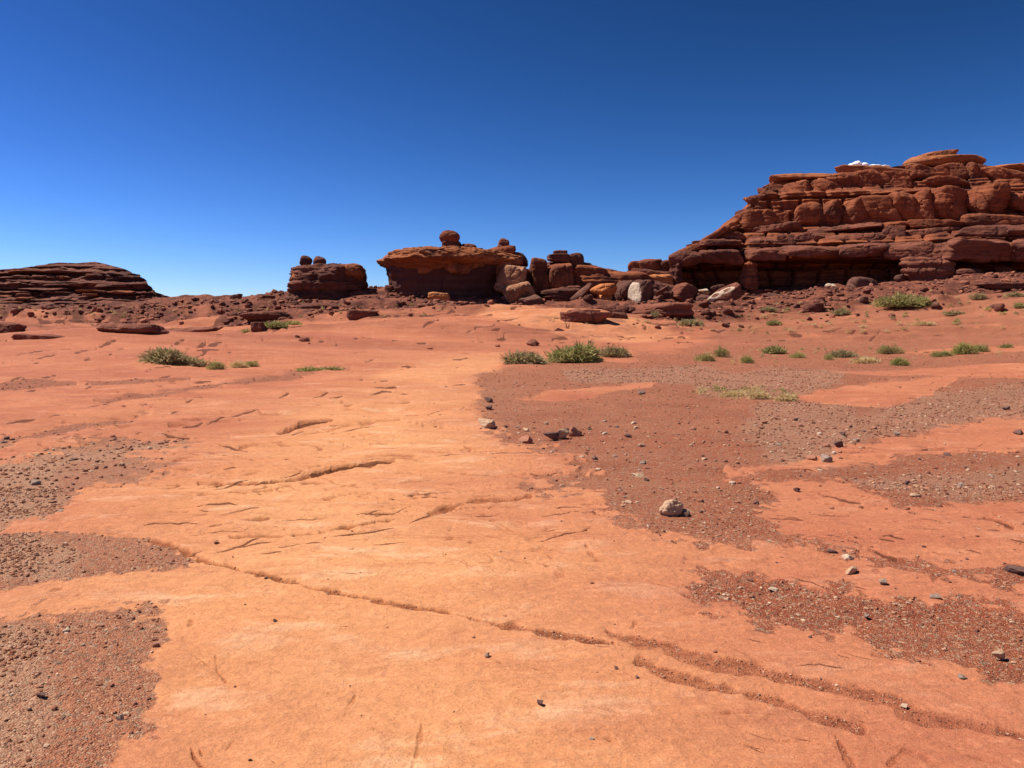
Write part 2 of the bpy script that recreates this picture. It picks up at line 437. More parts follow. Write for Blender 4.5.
GRAV = [
    [(-400, 612), (0, 613), (60, 608), (120, 606), (160, 612), (178, 630), (165, 642), (152, 668), (155, 690), (140, 712), (150, 722), (118, 745), (112, 800), (100, 1500), (-400, 1500)],
    [(-400, 530), (0, 533), (60, 530), (130, 536), (180, 552), (205, 562), (150, 570), (80, 575), (0, 588), (-400, 590)],
    [(-400, 455), (0, 460), (50, 450), (110, 436), (159, 440), (212, 438), (186, 446), (126, 456), (186, 466), (139, 475), (86, 486), (60, 506), (20, 516), (0, 528), (-400, 525)],
    [(95, 401), (150, 391), (225, 380), (300, 371), (350, 368), (300, 376), (225, 386), (180, 394), (150, 400), (110, 404)],
    [(-60, 386), (0, 382), (40, 378.5), (78, 380), (72, 384.5), (0, 390), (-60, 392)],
    [(88, 381), (130, 377.5), (190, 377), (130, 383), (95, 384)],
    [(-200, 446), (0, 437), (60, 424), (150, 413), (120, 422), (60, 433), (0, 447), (-200, 455)],
    [(482, 372), (540, 362), (620, 357), (700, 348), (800, 343), (1024, 340), (1500, 330), (1500, 600), (1024, 585), (990, 580), (900, 563), (840, 552), (800, 545),
     (760, 540), (700, 545), (640, 528), (592, 510), (602, 494), (540, 492), (525, 486), (560, 476), (596, 470), (560, 455), (535, 446), (508, 438), (488, 425), (476, 400)],
    [(685, 566), (725, 560), (769, 562), (801, 583), (840, 587), (910, 604), (980, 601), (1024, 611), (1500, 640), (1500, 720), (1024, 690), (991, 685), (980, 664), (892, 647), (805, 625), (706, 604), (682, 587)],
]
BARE = [
    [(797, 398), (820, 389), (888, 378), (960, 376), (926, 395), (888, 405), (850, 406)],
    [(947, 425), (982, 417), (1060, 415), (1060, 443), (967, 450), (900, 456), (841, 466), (797, 469), (724, 476), (728, 468), (790, 462), (835, 455), (838, 443), (876, 439)],
    [(756, 480), (835, 477), (879, 497), (929, 506), (1024, 502), (1100, 500), (1100, 565), (988, 567), (900, 556), (841, 544), (783, 532), (756, 515), (777, 500)],
    [(515, 396), (560, 392), (600, 385), (660, 381), (650, 387), (600, 394), (560, 400)],
    [(830, 372), (900, 368), (1024, 362), (1100, 360), (1100, 378), (1000, 376), (900, 376)],
    [(905, 355), (960, 349), (1100, 340), (1100, 346), (960, 357)],
]
GREY = [
    [(560, 368), (700, 364), (740, 374), (680, 384), (570, 380)],
    [(690, 380), (780, 366), (850, 370), (830, 388), (760, 398), (700, 394)],
    [(860, 415), (920, 395), (1000, 384), (1200, 378), (1200, 412), (990, 420), (900, 437), (860, 430)],
    [(-200, 460), (60, 452), (180, 440), (120, 455), (60, 470), (60, 500), (0, 525), (-200, 520)],
    [(-200, 540), (40, 535), (90, 552), (60, 575), (-200, 582)],
    [(-200, 620), (40, 625), (60, 680), (40, 740), (20, 900), (-200, 900)],
    [(760, 400), (840, 400), (880, 430), (830, 470), (780, 465), (740, 430)],
    [(850, 475), (960, 470), (1100, 462), (1100, 490), (960, 498), (880, 488)],
]
FN = fb2(X_ * 7, Y_ * 5, 5, 23) + 0.6 * fb2(X_ * 0.9, Y_ * 0.9, 5, 24)
def union(polys, wsoft, namp, margin=40):
    global SOFT, LINQ
    m = np.zeros(U_.shape); SOFT = np.zeros(U_.shape); LINQ = np.zeros(U_.shape)
    for p in polys:
        d = sdf_poly(p, margin)
        sw_ = float(np.clip((max(y_ for _, y_ in p) - min(y_ for _, y_ in p)) * 0.12, 2.0, 20))
        q = 1 - np.clip((d + WRP * namp * sw_ / 13 + sw_) / (2 * sw_), 0, 1)
        LINQ = np.maximum(LINQ, np.clip(q + 0.32 * FN * (q > 0.01) * (q < 0.99), 0, 1))
        SOFT = np.maximum(SOFT, sstep(0.1, 0.9, q))
        m = np.maximum(m, sstep(0.5 - 0.02 * wsoft, 0.5 + 0.02 * wsoft, q + 0.33 * FN * (q > 0.01) * (q < 0.99)))
    return m
gravel = union(GRAV, 3.0, 1.0); bed = SOFT; gfield = LINQ
bare = union(BARE, 3.5, 0.9)
gravel = gravel * (1 - bare * 0.9); gfield = np.minimum(gfield, 1 - LINQ)
patchy = sstep(0.15, 0.35, fb2(X_ * 0.5, Y_ * 0.9, 5, 21))
gpatch = fb2(X_ * 0.5, Y_ * 0.9, 5, 21)
gfield = np.maximum(gfield, np.clip(0.2 + gpatch, 0, 0.75) * sstep(470, 560, U_) * sstep(560, 500, V_) * sstep(9, 14, Y_) * (1 - bare))
gravel = np.maximum(gravel, patchy * 0.7 * sstep(470, 560, U_) * sstep(560, 500, V_) * sstep(9, 14, Y_) * (1 - bare))
grey = union(GREY, 20, 1.3)
# brown talus under the rocks and on the right-hand slope
tal_v = np.interp(U_, [-400, 0, 60, 150, 200, 240, 300, 380, 470, 500, 560, 620, 700, 760, 850, 900, 1024, 1500],
                  [316, 316, 318, 322, 314, 325, 321, 318, 314, 306, 320, 328, 328, 319, 307, 302, 290, 284])
talus = 1 - sstep(-4, 4, V_ - tal_v + WNF * 0.8)
talus *= sstep(30, 45, Y_)
path = 1 - sstep(-2, 2, sdf_poly([(478, 309), (492, 307), (520, 316), (560, 323), (640, 329), (690, 340), (640, 346), (560, 338), (500, 330), (470, 322), (490, 316)]) + WNF * 0.4)
brown = np.clip(0.35 + 0.9 * fb2(X_ * 0.07, Y_ * 0.16, 5, 97), 0, 1) * sstep(368, 338, V_) * sstep(760, 640, U_) * 0.6 * sstep(22, 32, Y_)
talus = np.maximum(talus, brown)
talus *= (1 - path)
gfield = np.maximum(gfield, (0.72 + 0.5 * fb2(X_ * 0.12, Y_ * 0.3, 4, 98)) * sstep(640, 740, U_) * sstep(352, 345, V_) * sstep(30, 45, Y_))
gravel = np.maximum(gravel, 0.55 * sstep(700, 800, U_) * sstep(345, 325, V_) * sstep(30, 45, Y_))

# lighter yellow worn surface through the middle, redder to the sides and far away
zone = np.exp(-(((U_ - 330) / 330) ** 2 + ((V_ - 620) / 190) ** 2) ** 1.3)
zone = np.maximum(zone, 0.95 * sstep(1.0, 0.0, np.abs(U_ - np.interp(V_, [350, 400, 500, 620, 800], [450, 400, 330, 380, 450])) / np.interp(V_, [350, 400, 500, 620, 800], [120, 180, 330, 420, 520])) ** 0.8)
zone = np.clip(zone + 0.30 * fb2(X_ * 0.4, Y_ * 0.6, 5, 31), 0, 1) * sstep(335, 430, V_)
zone = np.maximum(zone, path * 0.4)
zone = np.clip(zone + 0.45 * (1 - sstep(-4, 4, sdf_poly([(365, 378), (400, 366), (470, 356), (500, 354), (500, 368), (470, 376), (420, 382)]) + WN * 0.4)), 0, 1)

zone = np.where(U_ < 300, np.maximum(zone, 0.75 * gravel * sstep(425, 450, V_)), zone)
# cracks with sediment
CR = [
    ([(150, 540), (180, 549), (215, 563), (260, 573), (310, 586), (340, 592), (386, 601), (442, 610), (481, 618), (505, 624), (551, 632), (586, 640), (614, 644)], 1.9, 1.0),
    ([(503, 624), (551, 632), (590, 641)], 3.2, 0.9),
    ([(604, 625), (614, 634), (639, 641), (664, 645), (685, 654), (734, 668), (787, 680), (840, 692), (889, 703), (931, 719), (980, 729), (1030, 738), (1200, 770)], 4.5, 0.8),
    ([(640, 662), (664, 671), (706, 683), (759, 696), (794, 708), (815, 717), (861, 731)], 4.0, 0.85),
    ([(680, 656), (706, 664), (740, 672)], 5.0, 0.7),
    ([(900, 712), (940, 722), (1000, 731)], 6, 0.6),
    ([(836, 738), (850, 763), (862, 790)], 3.5, 0.7),
    ([(199, 481), (266, 481), (299, 476), (332, 469), (395, 462)], 1.2, 1.0),
    ([(320, 533), (380, 520), (430, 512), (470, 502), (530, 495)], 1.2, 0.9),
    ([(230, 539), (290, 537), (350, 530)], 0.9, 0.7),
    ([(279, 431), (299, 425), (332, 421)], 1.2, 0.9), ([(199, 496), (240, 493), (272, 490)], 1.4, 0.7),
    ([(170, 424), (200, 420), (225, 414)], 1.4, 0.8), ([(345, 408), (370, 404), (410, 402)], 1.1, 0.8),
    ([(215, 528), (245, 524), (270, 520)], 1.0, 0.8), ([(130, 518), (160, 512), (190, 514)], 0.9, 0.6),
    ([(868, 548), (885, 553), (905, 558)], 1.3, 0.9), ([(985, 517), (1000, 520), (1012, 525)], 1.3, 0.9),
    ([(300, 432), (340, 426), (400, 420)], 1.0, 0.6), ([(240, 448), (300, 441), (350, 438)], 0.9, 0.6),
    ([(192, 622), (185, 640)], 1.8, 0.5), ([(216, 657), (217, 668), (226, 680)], 1.2, 0.7), ([(190, 742), (194, 755), (205, 768)], 1.6, 0.9),
    ([(200, 748), (204, 760)], 1.6, 0.8), ([(226, 748), (234, 738)], 1.0, 0.6), ([(632, 626), (638, 616), (642, 612)], 1.2, 0.6),
    ([(586, 545), (592, 556), (598, 560)], 1.2, 0.6), ([(345, 712), (352, 700), (356, 692)], 1.2, 0.6), ([(412, 770), (420, 740), (422, 725)], 1.4, 0.4),
    ([(690, 712), (712, 716), (730, 714)], 1.0, 0.6), ([(890, 766), (905, 752), (930, 762)], 3, 0.5),
    ([(870, 530), (900, 520), (950, 524)], 1.2, 0.6),
]
sand = np.zeros(U_.shape); notch = np.zeros(U_.shape)
jit = fb2(X_ * 6, Y_ * 6, 3, 40)
brk = fb2(X_ * 2.2, Y_ * 2.2, 4, 44); brk2 = fb2(X_ * 3.1, Y_ * 3.1, 3, 46)
for pts, wd, st in CR:
    d = line_d(pts) + jit * (1.2 + wd * 0.9)
    ww = wd * (1 + (0.9 if st < 0.95 else 0.35) * brk)
    k = st * sstep(1.5, 0.6, np.abs(d) / np.maximum(ww, 0.5))
    if st < 0.9 and wd < 3: k = k * sstep(-0.25, 0.15, brk2)
    sand = np.maximum(sand, k); notch = np.maximum(notch, k)
rc = np.random.default_rng(2024)
crev = np.zeros(U_.shape)  # thin lines that carry the painted lip shade and a shallow notch
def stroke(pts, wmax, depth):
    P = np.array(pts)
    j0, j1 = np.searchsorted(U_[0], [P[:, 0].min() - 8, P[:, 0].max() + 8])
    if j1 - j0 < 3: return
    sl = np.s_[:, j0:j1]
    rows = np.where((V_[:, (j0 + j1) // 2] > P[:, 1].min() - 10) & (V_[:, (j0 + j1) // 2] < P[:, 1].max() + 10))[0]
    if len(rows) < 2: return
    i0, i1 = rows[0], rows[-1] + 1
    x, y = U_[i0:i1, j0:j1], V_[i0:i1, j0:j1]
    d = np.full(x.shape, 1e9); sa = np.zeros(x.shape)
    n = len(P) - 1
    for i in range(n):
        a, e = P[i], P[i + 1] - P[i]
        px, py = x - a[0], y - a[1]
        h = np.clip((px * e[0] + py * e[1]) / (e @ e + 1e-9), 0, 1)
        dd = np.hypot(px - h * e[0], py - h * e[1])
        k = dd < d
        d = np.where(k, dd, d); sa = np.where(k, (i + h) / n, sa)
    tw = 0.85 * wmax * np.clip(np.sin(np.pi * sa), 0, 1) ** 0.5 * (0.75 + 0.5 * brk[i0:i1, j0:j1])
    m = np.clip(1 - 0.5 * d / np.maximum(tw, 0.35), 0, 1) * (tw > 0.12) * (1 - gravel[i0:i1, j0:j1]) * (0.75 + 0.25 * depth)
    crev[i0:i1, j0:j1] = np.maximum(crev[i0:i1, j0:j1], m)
    # brown hollow on the far side of the lip
    up = sstep(2.0 * tw + 1.2, 0.4, d) * (tw > 0.3) * (1 - gravel[i0:i1, j0:j1]) * 0.35 * sstep(0.0, 0.5, brk2[i0:i1, j0:j1])
    sand[i0:i1, j0:j1] = np.maximum(sand[i0:i1, j0:j1], up)
def strokes(n, ur, vr, slope, lr, wr, dr=(0.5, 1.0)):
    for _ in range(n):
        u, v = rc.uniform(*ur), rc.uniform(*vr)
        L = lr[0] + (lr[1] - lr[0]) * rc.random() ** 2
        m = slope + rc.normal() * 0.09
        k = max(3, int(L / 4))
        xs = np.linspace(0, L, k); ys = xs * m + np.cumsum(rc.normal(size=k) * 0.55)
        stroke(np.stack([u + xs, v + ys - ys[0]], 1), rc.uniform(*wr) * min(1.0, 0.5 + L / 30), rc.uniform(*dr))
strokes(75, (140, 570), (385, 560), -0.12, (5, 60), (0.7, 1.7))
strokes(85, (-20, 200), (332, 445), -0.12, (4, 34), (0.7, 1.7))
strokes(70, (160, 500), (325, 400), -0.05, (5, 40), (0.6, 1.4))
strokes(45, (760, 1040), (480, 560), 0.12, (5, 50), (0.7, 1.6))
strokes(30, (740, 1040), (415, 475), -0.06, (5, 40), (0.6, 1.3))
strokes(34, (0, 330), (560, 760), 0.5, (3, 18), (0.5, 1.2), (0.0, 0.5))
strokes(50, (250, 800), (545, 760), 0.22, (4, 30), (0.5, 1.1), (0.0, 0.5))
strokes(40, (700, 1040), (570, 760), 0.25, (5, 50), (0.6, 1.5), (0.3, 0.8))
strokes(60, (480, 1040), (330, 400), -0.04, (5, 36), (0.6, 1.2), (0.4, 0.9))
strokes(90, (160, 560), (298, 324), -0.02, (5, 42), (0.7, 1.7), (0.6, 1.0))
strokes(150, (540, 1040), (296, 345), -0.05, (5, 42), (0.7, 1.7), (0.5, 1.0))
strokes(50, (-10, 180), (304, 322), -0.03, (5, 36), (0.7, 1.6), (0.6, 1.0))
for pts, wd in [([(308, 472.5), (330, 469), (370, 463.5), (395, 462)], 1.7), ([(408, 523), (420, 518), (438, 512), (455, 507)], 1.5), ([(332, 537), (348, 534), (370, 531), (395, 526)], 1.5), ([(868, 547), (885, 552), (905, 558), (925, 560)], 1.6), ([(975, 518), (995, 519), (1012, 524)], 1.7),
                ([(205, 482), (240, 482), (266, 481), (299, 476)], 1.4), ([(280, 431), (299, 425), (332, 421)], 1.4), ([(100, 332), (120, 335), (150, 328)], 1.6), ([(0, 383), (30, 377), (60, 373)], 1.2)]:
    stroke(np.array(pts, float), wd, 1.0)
# fine lamination lips on the bare rock, running across the view
und0 = fb2(X_ * 0.8, Y_ * 0.8, 3, 49)
lamc = (Y_ + 0.22 * X_ + 0.6 * fb2(X_ * 0.5, Y_ * 0.5, 3, 50))
lamm = np.zeros(U_.shape)
for sx_, sy_, th_, sd2 in ((0.55, 1.7, 0.040, 51), (0.9, 3.2, 0.045, 54), (0.35, 0.8, 0.03, 56), (1.6, 6.0, 0.05, 57)):
    lam = np.abs(pn2(X_ * sx_ + 0.3 * und0, lamc * sy_, sd2)) + 0.3 * sstep(0.12, 0.3, sy_ * DY_)
    lamm = np.maximum(lamm, sstep(th_, th_ * 0.3, lam) * sstep(0.0, 0.22, fb2(X_ * 0.9, Y_ * 0.7, 4, sd2 + 2)))
lamm *= sstep(4.5, 8.0, Y_ + 1.5 * fb2(X_ * .5, Y_ * .5, 2, 59)) * (1 - gravel)
pit = sstep(0.50, 0.62, fb2(X_ * 6.5, Y_ * 4.5, 4, 57)) * sstep(0.0, 0.3, fb2(X_ * 0.7, Y_ * 0.7, 2, 58)) * (1 - gravel) * sstep(30, 20, Y_)
sand = np.clip(np.maximum(sand, 0.75 * lamm) + 0.5 * pit, 0, 1)

# relief
rockm = 1 - gravel
und = fb2(X_ * 0.45, Y_ * 0.8, 4, 60)
ter = terrace(fb2(X_ * 0.16 + 0.2 * und, (Y_ + 0.2 * X_) * 0.42, 4, 61), 5.0, 0.82)
terf = terrace(fb2(X_ * 0.028, (Y_ + 0.15 * X_) * 0.11, 3, 63), 3.0, 0.3)
relief = 0.035 * und * np.clip(Y_ / 6, 0.4, 3) + rockm * ter * 0.055 * sstep(3, 14, Y_) * np.clip(Y_ / 14, 0.5, 2.2)
relief += terf * 1.5 * sstep(26, 75, Y_) * sstep(150, 100, Y_)
relief += (0.011 * fb2(X_ * 2.5, Y_ * 3.5, 5, 65) + 0.02 * np.clip(Y_ / 12, 0, 4) * fb2(X_ * 0.3, Y_ * 0.9, 3, 69)) * rockm
relief += bed * -0.012 * np.clip(Y_ / 5, 0.6, 3) + gravel * (0 + 0.008 * fb2(X_ * 16, Y_ * 16, 3, 66) * sstep(25, 12, Y_))
relief += talus * (0.30 * fb2(X_ * 0.3, Y_ * 0.8, 5, 67) + 0.8 * terrace(fb2(X_ * 0.05, Y_ * 0.2, 3, 70), 5.0, 0.5)) * sstep(140, 110, Y_)
relief += 0.12 * fb2(X_ * 0.12, Y_ * 0.25, 4, 68) * sstep(10, 30, Y_)
for cx_, cy_, rx_, ry_, am_ in ((-21, 41, 11, 4.5, .55), (-9, 50, 8, 4, .42), (4, 57, 9, 4, .4), (-30, 52, 9, 4, .4), (24, 52, 10, 4, .3), (-13, 33, 7, 2.5, .22), (12, 46, 6, 3, .2)):
    qd = ((X_ - cx_) / rx_) ** 2 + ((Y_ - cy_) / ry_) ** 2
    relief += 1.45 * am_ * np.exp(-qd) * (1 + 0.25 * fb2(X_ * 0.12, Y_ * 0.3, 3, 71))
relief -= sstep(0.3, 0.8, crev) * 0.006 * np.clip(Y_ / 5, 1, 8) * sstep(90, 60, Y_)
relief -= notch * 0.014 * np.clip(Y_ / 4, 1, 5) + lamm * 0.014 * np.clip(Y_ / 8, 1, 3) + pit * 0.006
relief *= sstep(400, 200, Y_)
ZG = Z0 + relief

def gz(X, Y):
    t = X / Y
    i = np.interp(Y, yr, np.arange(NR)); j = np.interp(t, tc, np.arange(NC))
    i0 = np.minimum(np.floor(i).astype(int), NR - 2); j0 = np.minimum(np.floor(j).astype(int), NC - 2)
    a = i - i0; b = j - j0
    return (ZG[i0, j0] * (1 - a) + ZG[i0 + 1, j0] * a) * (1 - b) + (ZG[i0, j0 + 1] * (1 - a) + ZG[i0 + 1, j0 + 1] * a) * b
def sample(A, X, Y):
    i = np.clip(np.round(np.interp(Y, yr, np.arange(NR))).astype(int), 0, NR - 1)
    j = np.clip(np.round(np.interp(X / Y, tc, np.arange(NC))).astype(int), 0, NC - 1)
    return A[i, j]
def on_ground(u, v):
    """the point of the ground seen towards (u, v)"""
    j = int(np.argmin(np.abs(tc - (u - 512) / F)))
    vv = HZ + F * (CAMZ - ZG[:, j]) / yr
    k = np.where(vv <= v)[0]
    i = k[0] if len(k) else NR - 60
    Y = float(yr[i])
    return ((u - 512) / F * Y, Y, float(ZG[i, j]))

gv = np.stack([X_, Y_, ZG], -1).reshape(-1, 3)
gf = grid_faces(NR, NC)[:, ::-1]
gf = gf[:, ::-1]
ext = np.array([[-3000, -3000, -7], [3000, -3000, -7], [3000, 3000, -7], [-3000, 3000, -7],
                [-3000, -3000, -0.25], [3000, -3000, -0.25], [3000, 0.6, -0.25], [-3000, 0.6, -0.25]], float)
n0 = len(gv)
gv = np.concatenate([gv, ext]); gf = np.concatenate([gf, [[n0, n0 + 1, n0 + 2, n0 + 3], [n0 + 4, n0 + 5, n0 + 6, n0 + 7]]])
pad = np.zeros(8)
A = lambda a: np.concatenate([a.ravel(), pad])
ground = obj('ground', mesh_from('ground', gv, gf, {'zone': A(zone), 'gravel': A(gfield), 'grey': A(grey), 'sand': A(sand), 'crevice_shade': A(crev), 'talus': A(talus)}), M['ground'])
tag(ground, kind='structure')

# ------------------------------------------------------------------ rock builders
_cs = {}
def cubesphere(n):
    if n in _cs: return _cs[n]
    s = np.tan(np.linspace(-1, 1, n + 1) * math.pi / 4)
    a, b = np.meshgrid(s, s, indexing='ij')
    vs_, fs = [], []
    o = np.ones_like(a)
    for k, (x, y, z) in enumerate([(o, a, b), (-o, b, a), (b, o, a), (a, -o, b), (a, b, o), (b, a, -o)]):
        vs_.append(np.stack([x, y, z], -1).reshape(-1, 3))
        fs.append(grid_faces(n + 1, n + 1) + k * (n + 1) ** 2)
    V = np.concatenate(vs_); Fc = np.concatenate(fs)
    key = np.round(V * 1e5).astype(np.int64)
    _, idx, inv = np.unique(key, axis=0, return_index=True, return_inverse=True)
    inv = inv.ravel()
    V = V[idx]; Fc = inv[Fc]
    V = V / np.linalg.norm(V, axis=1)[:, None]
    # orient outward
    c = V[Fc].mean(1); nn = np.cross(V[Fc[:, 1]] - V[Fc[:, 0]], V[Fc[:, 2]] - V[Fc[:, 0]])
    fl = (c * nn).sum(1) < 0
    Fc[fl] = Fc[fl][:, ::-1]
    _cs[n] = (V, Fc)
    return _cs[n]

def rotm(rx, ry, rz):
    cx, sx, cy, sy, cz_, sz = math.cos(rx), math.sin(rx), math.cos(ry), math.sin(ry), math.cos(rz), math.sin(rz)
    return np.array([[cz_, -sz, 0], [sz, cz_, 0], [0, 0, 1]]) @ np.array([[cy, 0, sy], [0, 1, 0], [-sy, 0, cy]]) @ np.array([[1, 0, 0], [0, cx, -sx], [0, sx, cx]])

def rock_verts(a, b, c, seed=0, n=24, p=9, box=True, cham=7, noise=0.07, strata=0.0, sth=0.5, rot=(0, 0, 0), skew=0.0, oct=4, cut=(0.82, 1.25)):
    rs = np.random.default_rng(seed + 11)
    D, Fc = cubesphere(n)
    N, dist = [], []
    if box:
        for ax in range(3):
            for sg in (-1, 1):
                v = rs.normal(size=3) * 0.10; v[ax] += sg; N.append(v / np.linalg.norm(v)); dist.append(rs.uniform(0.92, 1.0))
    for i in range(cham):
        v = rs.normal(size=3); N.append(v / np.linalg.norm(v)); dist.append(rs.uniform(*cut))
    N = np.array(N); dist = np.array(dist)
    q = np.maximum(D @ N.T, 0) / dist
    r = (q ** p).sum(1) ** (-1.0 / p)
    V = D * r[:, None]
    lo, hi = V.min(0), V.max(0)
    V = (V - (lo + hi) / 2) / ((hi - lo) / 2)
    V = V * np.array([a, b, c])
    sc = (a * b * c) ** (1 / 3)
    nz = fb3(V / sc * 1.1 + seed * 3.7, oct, seed % 50, 0.5)
    V = V + D * (nz * noise * sc)[:, None]
    nf = fb3(V / sc * 5 + seed, 3, seed % 30)
    V = V + D * (nf * noise * 0.25 * sc)[:, None]
    if n >= 20:
        ck = np.abs(pn3(V[:, 0] / sc * 1.1 + 0.4 * nz, V[:, 1] / sc * 1.1, V[:, 2] / sc * 0.9 + seed, (seed * 3) % 40))
        V = V - D * (sstep(0.07, 0.0, ck) * 0.10 * sc)[:, None]
    if strata:
        zz = V[:, 2] / sth + 0.3 * pn3(V[:, 0] / sc, V[:, 1] / sc, V[:, 2] * 0, 3)
        g = pn2(zz + seed, zz * 0 + seed * 1.3, 4) + 0.5 * pn2(zz * 2.3 + seed, zz * 0, 5)
        V[:, :2] *= (1 + strata * g)[:, None]
    if skew: V[:, 0] += skew * V[:, 2]
    V = V @ rotm(*rot).T
    return V, Fc

def P3(u, v, Y): return np.array([(u - 512) / F * Y, Y, CAMZ - (v - HZ) / F * Y])

def rock(name, u0, u1, v0, v1, Y, mat, depth=0.9, parent=None, pale=None, ground_it=False, **kw):
    """boulder spanning the given rows and columns at distance Y; depth is its half depth over its half width"""
    s = Y / F
    a, c = (u1 - u0) / 2 * s, (v1 - v0) / 2 * s
    b = depth * max(a, c) if depth > 0 else -depth
    V, Fc = rock_verts(a, b, c, **kw)
    ctr = P3((u0 + u1) / 2, (v0 + v1) / 2, Y)
    at = {'pale': pale(V / np.array([a, b, c]))} if pale is not None else None
    if parent is None:
        base = ctr + np.array([0, 0, -c])
        me = mesh_from(name, V + np.array([0, 0, c]), Fc, at)
        return obj(name, me, M[mat], loc=base)
    pl = np.array(parent.location)
    return obj(name, mesh_from(name, V + ctr - pl, Fc, at), M[mat], parent)

def loft(levels, Y, n=120, m=80, expo=2.6, noise=0.4, nscale=0.25, strata=0.25, sth=0.7, seed=0, depth=None, fine=0.35):
    """levels: (v, uL, uR, half_depth_m) bottom to top, at distance Y"""
    L = np.array(levels, float)
    s = Y / F
    k = np.concatenate([[0], np.cumsum(np.hypot(np.diff(L[:, 0]), np.diff(L[:, 2] - L[:, 1]) * 0.5))])
    kk = np.linspace(0, k[-1], m)
    v, ul, ur, hd = (np.interp(kk, k, L[:, i]) for i in range(4))
    z = CAMZ - (v - HZ) * s; cx = ((ul + ur) / 2 - 512) * s; a = (ur - ul) / 2 * s
    th = np.linspace(0, 2 * np.pi, n, endpoint=False)
    ct, st = np.cos(th), np.sin(th)
    rr = (np.abs(ct) ** expo + np.abs(st) ** expo) ** (-1 / expo)
    x = cx[:, None] + a[:, None] * (ct * rr)[None]; y = Y + hd[:, None] * (st * rr)[None]
    zz = np.repeat(z[:, None], n, 1)
    P = np.stack([x, y, zz], -1)
    nz = fb3(P * nscale + seed * 2.3, 5, seed) * noise + fb3(P * nscale * 6 + seed, 3, seed + 4) * noise * fine
    sw = P[..., 2] / sth + 0.5 * fb3(P * 0.12, 2, seed + 1)
    g = pn2(sw, sw * 0 + seed, 6) + 0.6 * pn2(sw * 2.1, sw * 0 + seed, 9)
    d = nz + strata * g
    nx, ny = (ct * rr), (st * rr); ln = np.hypot(nx, ny)
    P[..., 0] += d * (nx / ln)[None]; P[..., 1] += d * (ny / ln)[None]
    P[..., 2] += 0.25 * noise * fb3(P * nscale * 1.5 + 9, 4, seed + 7)
    V = P.reshape(-1, 3)
    Fc = grid_faces(m, n, True)
    top = P[-1].mean(0); V = np.concatenate([V, top[None]]); ti = len(V) - 1
    b0 = (m - 1) * n + np.arange(n); b1 = (m - 1) * n + (np.arange(n) + 1) % n
    tri = np.stack([b0, b1, np.full(n, ti), np.full(n, ti)], -1)
    return V, Fc, tri[:, :3]

def mesh_mixed(name, V, Fq, Ft):
    me = bpy.data.meshes.new(name)
    me.from_pydata(V.tolist(), [], Fq.tolist() + Ft.tolist())
    me.polygons.foreach_set('use_smooth', np.ones(len(me.polygons), bool))
    me.update()
    return me

def loft_obj(name, levels, Y, mat, parent=None, loc=None, **kw):
    V, q, t = loft(levels, Y, **kw)
    if parent is not None: o = np.array(parent.location)
    else: o = np.array([V[:, 0].mean(), Y, V[:, 2].min()])
    return obj(name, mesh_mixed(name, V - o, q, t), M[mat], parent, None if parent is not None else tuple(o))

